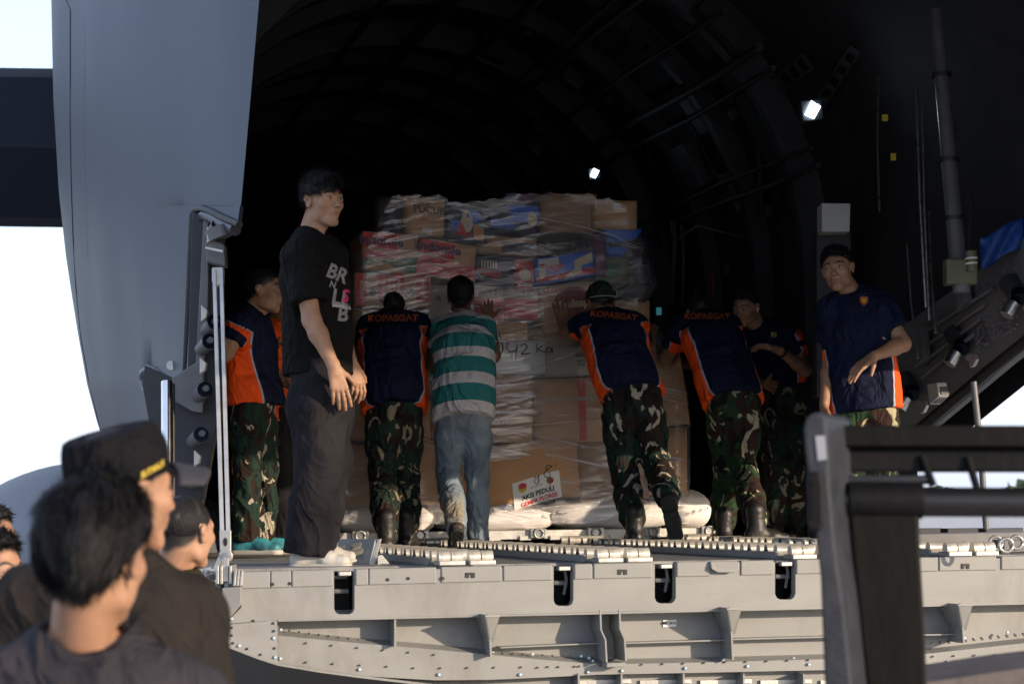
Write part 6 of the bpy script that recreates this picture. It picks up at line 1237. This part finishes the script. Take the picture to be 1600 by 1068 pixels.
# ------------------------------------------------------------------ bystanders in front (out of focus)
f1 = person(3.62, dict(head=(150, 872), neck=(128, 1012, .03), shA=(-25, 1100, -.02), shB=(285, 1096, .06), elA=(-60, 1350, 0), wrA=(-30, 1560, 0), elB=(330, 1350, 0), wrB=(330, 1560, 0), mid=(130, 1320), hipA=(50, 1560), hipB=(220, 1560)),
    'man with thick black hair in a slate T-shirt seen from behind, nearest to the camera', (.28, .96, .05), (.25, .95, 0), SKIN_A, GREYTEE2, BLACKJEAN, 'full', seed=91, legs=False, strands=11000, strand_len=.045, head_res=.0042, panel=False, res=.012, head_up=(.04, 0, 1), eyes=False)
f2 = person(4.25, dict(head=(194, 770), neck=(178, 880, .03), shA=(45, 950, .02), shB=(292, 962, .06), elA=(10, 1180, 0), wrA=(20, 1380, 0), elB=(318, 1180, 0), wrB=(320, 1380, 0), mid=(165, 1130), hipA=(100, 1380), hipB=(230, 1380)),
    'man in a black peaked cap embroidered with yellow letters and a charcoal T-shirt', (.72, .69, .04), (.35, .92, 0), SKIN_A, GREYTEE, BLACKJEAN, 'cap', seed=93, legs=False, strands=0, head_res=.0042, panel=False, res=.012, sc=1.04, sleeve=.8, sleeve_r=1.1)
cp, W, M = soft_cap(f2, CAPMAT, flat=True, headsc=1.06)
m = MB(); rows = []
for j in range(7):
    r = []
    for i in range(13):
        t = -1.15 + 2.3 * i / 12; e = j / 6; r.append(W(.088 * math.sin(t) * (1 + .12 * e), .055 + .035 * math.cos(t) + e * (.085 * math.cos(t * .8)), .062 - .012 * e - .036 * (abs(t) ** 2) * (1 - .3 * e)))
    rows.append(r)
m.grid(rows); m.build('peak', mat('skylit_peak_cloth', (.022, .023, .032), (.015, .016, .023), .8), cp, smooth=True, solid=.009)  # peak coloured paler and bluer for the sky it reflects
# embroidered name along the cap's right side
me = text_mesh('SUTAN.LR', 1., .03, .0); vs = []
nr = (M[:, 0] if M[:, 0] @ np3((0, -1, 0)) > 0 else -M[:, 0]); sg = 1 if (nr @ M[:, 0]) > 0 else -1
for v in me.vertices:
    u = v.co.x * .0135 - .018; zz = v.co.y * .0165 + .047 + .42 * (u + .01); t = (u - .01) / .085; vs.append(W(sg * .0905 * 1.0 * math.cos(t * .9), .03 + (u if sg > 0 else u), zz + .0 * u))
bv = BVHTree.FromPolygons([cp.matrix_basis @ v.co + (Vector((0, 0, 0))) for v in cp.data.vertices], [tuple(p_.vertices) for p_ in cp.data.polygons])
c0 = Vector(W(0, 0, .05)); out = []
for q in vs:
    q = Vector(q); dirv = Vector(nr); src = q + dirv * .2; h = bv.ray_cast(src, -dirv); out.append((h[0] + dirv * .0015) if h[0] is not None else q)
for v, q in zip(me.vertices, out): v.co = q - out[0]
me.materials.clear(); me.materials.append(YTHREAD); o = bpy.data.objects.new('lettering', me); COL.objects.link(o); o.location = out[0]; par(o, cp)
f3 = person(7.0, dict(head=(291, 832), neck=(266, 890, .02), shA=(165, 940, .02), shB=(305, 944, .06), elA=(170, 1070, 0), wrA=(180, 1200, 0), elB=(315, 1070, 0), wrB=(320, 1200, 0), mid=(240, 1040), hipA=(225, 1200), hipB=(300, 1200)),
    'man with cropped hair seen from behind between the peaked cap and the ramp', (.52, .85, .05), (.5, .85, 0), SKIN_C, OLIVE, BLACKJEAN, 'buzz', seed=95, legs=False, strands=5000, strand_len=.007, sc=1.04, head_res=.0036, panel=False, res=.013, eyes=False)
f4 = person(5.85, dict(head=(-16, 897), neck=(-35, 985, .0), shA=(-110, 1030, -.05), shB=(50, 1040, .05), elA=(-140, 1180, 0), wrA=(-140, 1330, 0), elB=(40, 1200, 0), wrB=(30, 1330, 0), mid=(-40, 1160), hipA=(-90, 1330), hipB=(0, 1330)),
    'man at the left edge with short black hair and sunlit face turned right', (.86, -.42, 0), (.8, -.2, 0), SKIN_C, GREYTEE, BLACKJEAN, 'short', seed=97, legs=False, strands=3500, strand_len=.025, head_res=.004, panel=False, res=.013)
f5 = person(7.6, dict(head=(-16, 843), neck=(-30, 900), shA=(-90, 930), shB=(40, 935), elA=(-100, 1050), wrA=(-100, 1160), elB=(50, 1050), wrB=(50, 1160), mid=(-30, 1010), hipA=(-60, 1160), hipB=(10, 1160)),
    'farther man at the left edge, only his hair and brow showing above the others', (.9, -.3, 0), (.8, -.2, 0), SKIN_A, GREYTEE2, BLACKJEAN, 'short', seed=99, legs=False, strands=1500, strand_len=.02, head_res=.005, panel=False, res=.016)
# ------------------------------------------------------------------ forklift carriage in the right foreground
FD = 4.2
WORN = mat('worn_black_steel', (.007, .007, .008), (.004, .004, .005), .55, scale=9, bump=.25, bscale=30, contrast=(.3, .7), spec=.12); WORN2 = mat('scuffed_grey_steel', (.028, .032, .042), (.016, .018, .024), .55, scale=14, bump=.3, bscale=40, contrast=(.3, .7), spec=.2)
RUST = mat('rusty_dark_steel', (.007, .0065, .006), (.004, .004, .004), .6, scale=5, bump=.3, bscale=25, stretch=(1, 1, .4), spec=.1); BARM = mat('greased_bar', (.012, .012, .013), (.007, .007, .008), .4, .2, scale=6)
fk = thing('forklift_carriage', at(1400, 1068, FD), 'dark worn forklift carriage with a round bar and hanging fork, blurred at the right foreground', 'forklift')
def pz(pts, d, mt, nm, D=FD, bev=.006, par_=None, vec=None):
    m = MB(); m.prism([at(x, y, D) for x, y in pts], vec or Vector((0, d, 0))); return m.build(nm, mt, par_ or fk, bevel=bev)
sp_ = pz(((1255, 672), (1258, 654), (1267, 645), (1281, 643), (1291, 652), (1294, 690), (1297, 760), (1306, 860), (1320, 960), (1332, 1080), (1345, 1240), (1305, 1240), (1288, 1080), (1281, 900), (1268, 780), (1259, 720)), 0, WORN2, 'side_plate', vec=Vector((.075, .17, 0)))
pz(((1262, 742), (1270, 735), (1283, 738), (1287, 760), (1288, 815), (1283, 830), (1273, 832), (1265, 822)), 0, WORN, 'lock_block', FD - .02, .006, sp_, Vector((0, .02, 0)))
for y in (748, 818):
    m = MB(); c = at(1272, y, FD - .022); m.tube([c, c - Vector((0, .012, 0))], .010, 6); m.build('bolt', WORN, sp_)
pz(((1274, 681), (1289, 680), (1292, 717), (1278, 719)), 0, mat('bare_paint_patch', (.26, .28, .32), (.2, .22, .25), .5), 'paint_patch', FD - .003, 0, sp_, Vector((0, .002, 0)))
tb = MB(); c0, c1 = at(1306, 664, FD + .12), at(1640, 667, FD + .12); h = at(0, 664, FD).z - at(0, 739, FD).z
for o, hh, mt, nm in ((0, .044, WORN2, 'top_rail'), (.044, .05, WORN, 'lower_rail')):
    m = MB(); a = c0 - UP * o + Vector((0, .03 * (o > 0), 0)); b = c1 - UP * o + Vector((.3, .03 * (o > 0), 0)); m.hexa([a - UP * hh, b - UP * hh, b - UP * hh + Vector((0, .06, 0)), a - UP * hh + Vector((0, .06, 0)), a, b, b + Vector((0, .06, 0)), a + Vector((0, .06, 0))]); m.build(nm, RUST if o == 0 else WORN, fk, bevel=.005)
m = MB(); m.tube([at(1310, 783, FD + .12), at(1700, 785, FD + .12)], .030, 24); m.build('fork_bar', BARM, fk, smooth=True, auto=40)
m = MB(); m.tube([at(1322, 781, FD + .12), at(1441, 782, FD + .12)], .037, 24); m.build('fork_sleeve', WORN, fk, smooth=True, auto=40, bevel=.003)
m = MB(); m.tube([at(1320, 749, FD + .14), at(1458, 749, FD + .14)], .010, 12); m.build('sleeve_stop', WORN2, fk, smooth=True, auto=40)
for (x0, y0, x1, y1) in ((1440, 712, 1458, 758), (1512, 714, 1527, 764)):
    m = MB(); m.tube([at(x0, y0, FD + .15), at(x1, y1, FD + .13)], .008, 10); m.build('stop_peg', WORN, fk, smooth=True, auto=40)
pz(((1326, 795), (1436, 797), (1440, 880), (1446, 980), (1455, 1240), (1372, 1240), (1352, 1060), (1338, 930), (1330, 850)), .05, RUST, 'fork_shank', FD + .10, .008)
pz(((1440, 1066), (1600, 1042), (1700, 1030), (1700, 1300), (1440, 1300)), .4, mat('brown_worn_plate', (.13, .11, .10), (.09, .075, .07), .7, scale=9, bump=.2), 'load_guard', FD + .5, .006)
# ------------------------------------------------------------------ far trees beyond the airfield
LEAF = mat('far_leaves', (.10, .14, .08), (.06, .09, .05), .8, scale=.15)
rng = np.random.RandomState(4); m = MB()
for k in range(70):
    x = -260 + k * 10.5 + rng.uniform(-4, 4); y = 520 + rng.uniform(-30, 60); H = rng.uniform(4, 7.5); R_ = rng.uniform(5, 8)
    for q in range(150):
        d = rng.normal(0, 1, 3); d /= np.linalg.norm(d); r = rng.uniform(.55, 1.05) ** .5; p = Vector((x + d[0] * R_ * r, y + d[1] * R_ * r, GZ + H * .5 + d[2] * H * .5 * r)); s = rng.uniform(.5, 1.2)
        u = Vector(rng.normal(0, 1, 3)).normalized() * s; v = u.cross(Vector(rng.normal(0, 1, 3))).normalized() * s; m.add([p - u - v, p + u - v * .6, p + u * .8 + v, p - u + v], [(0, 1, 2, 3)])
m.build('far_tree_line', LEAF, None, kind='stuff')
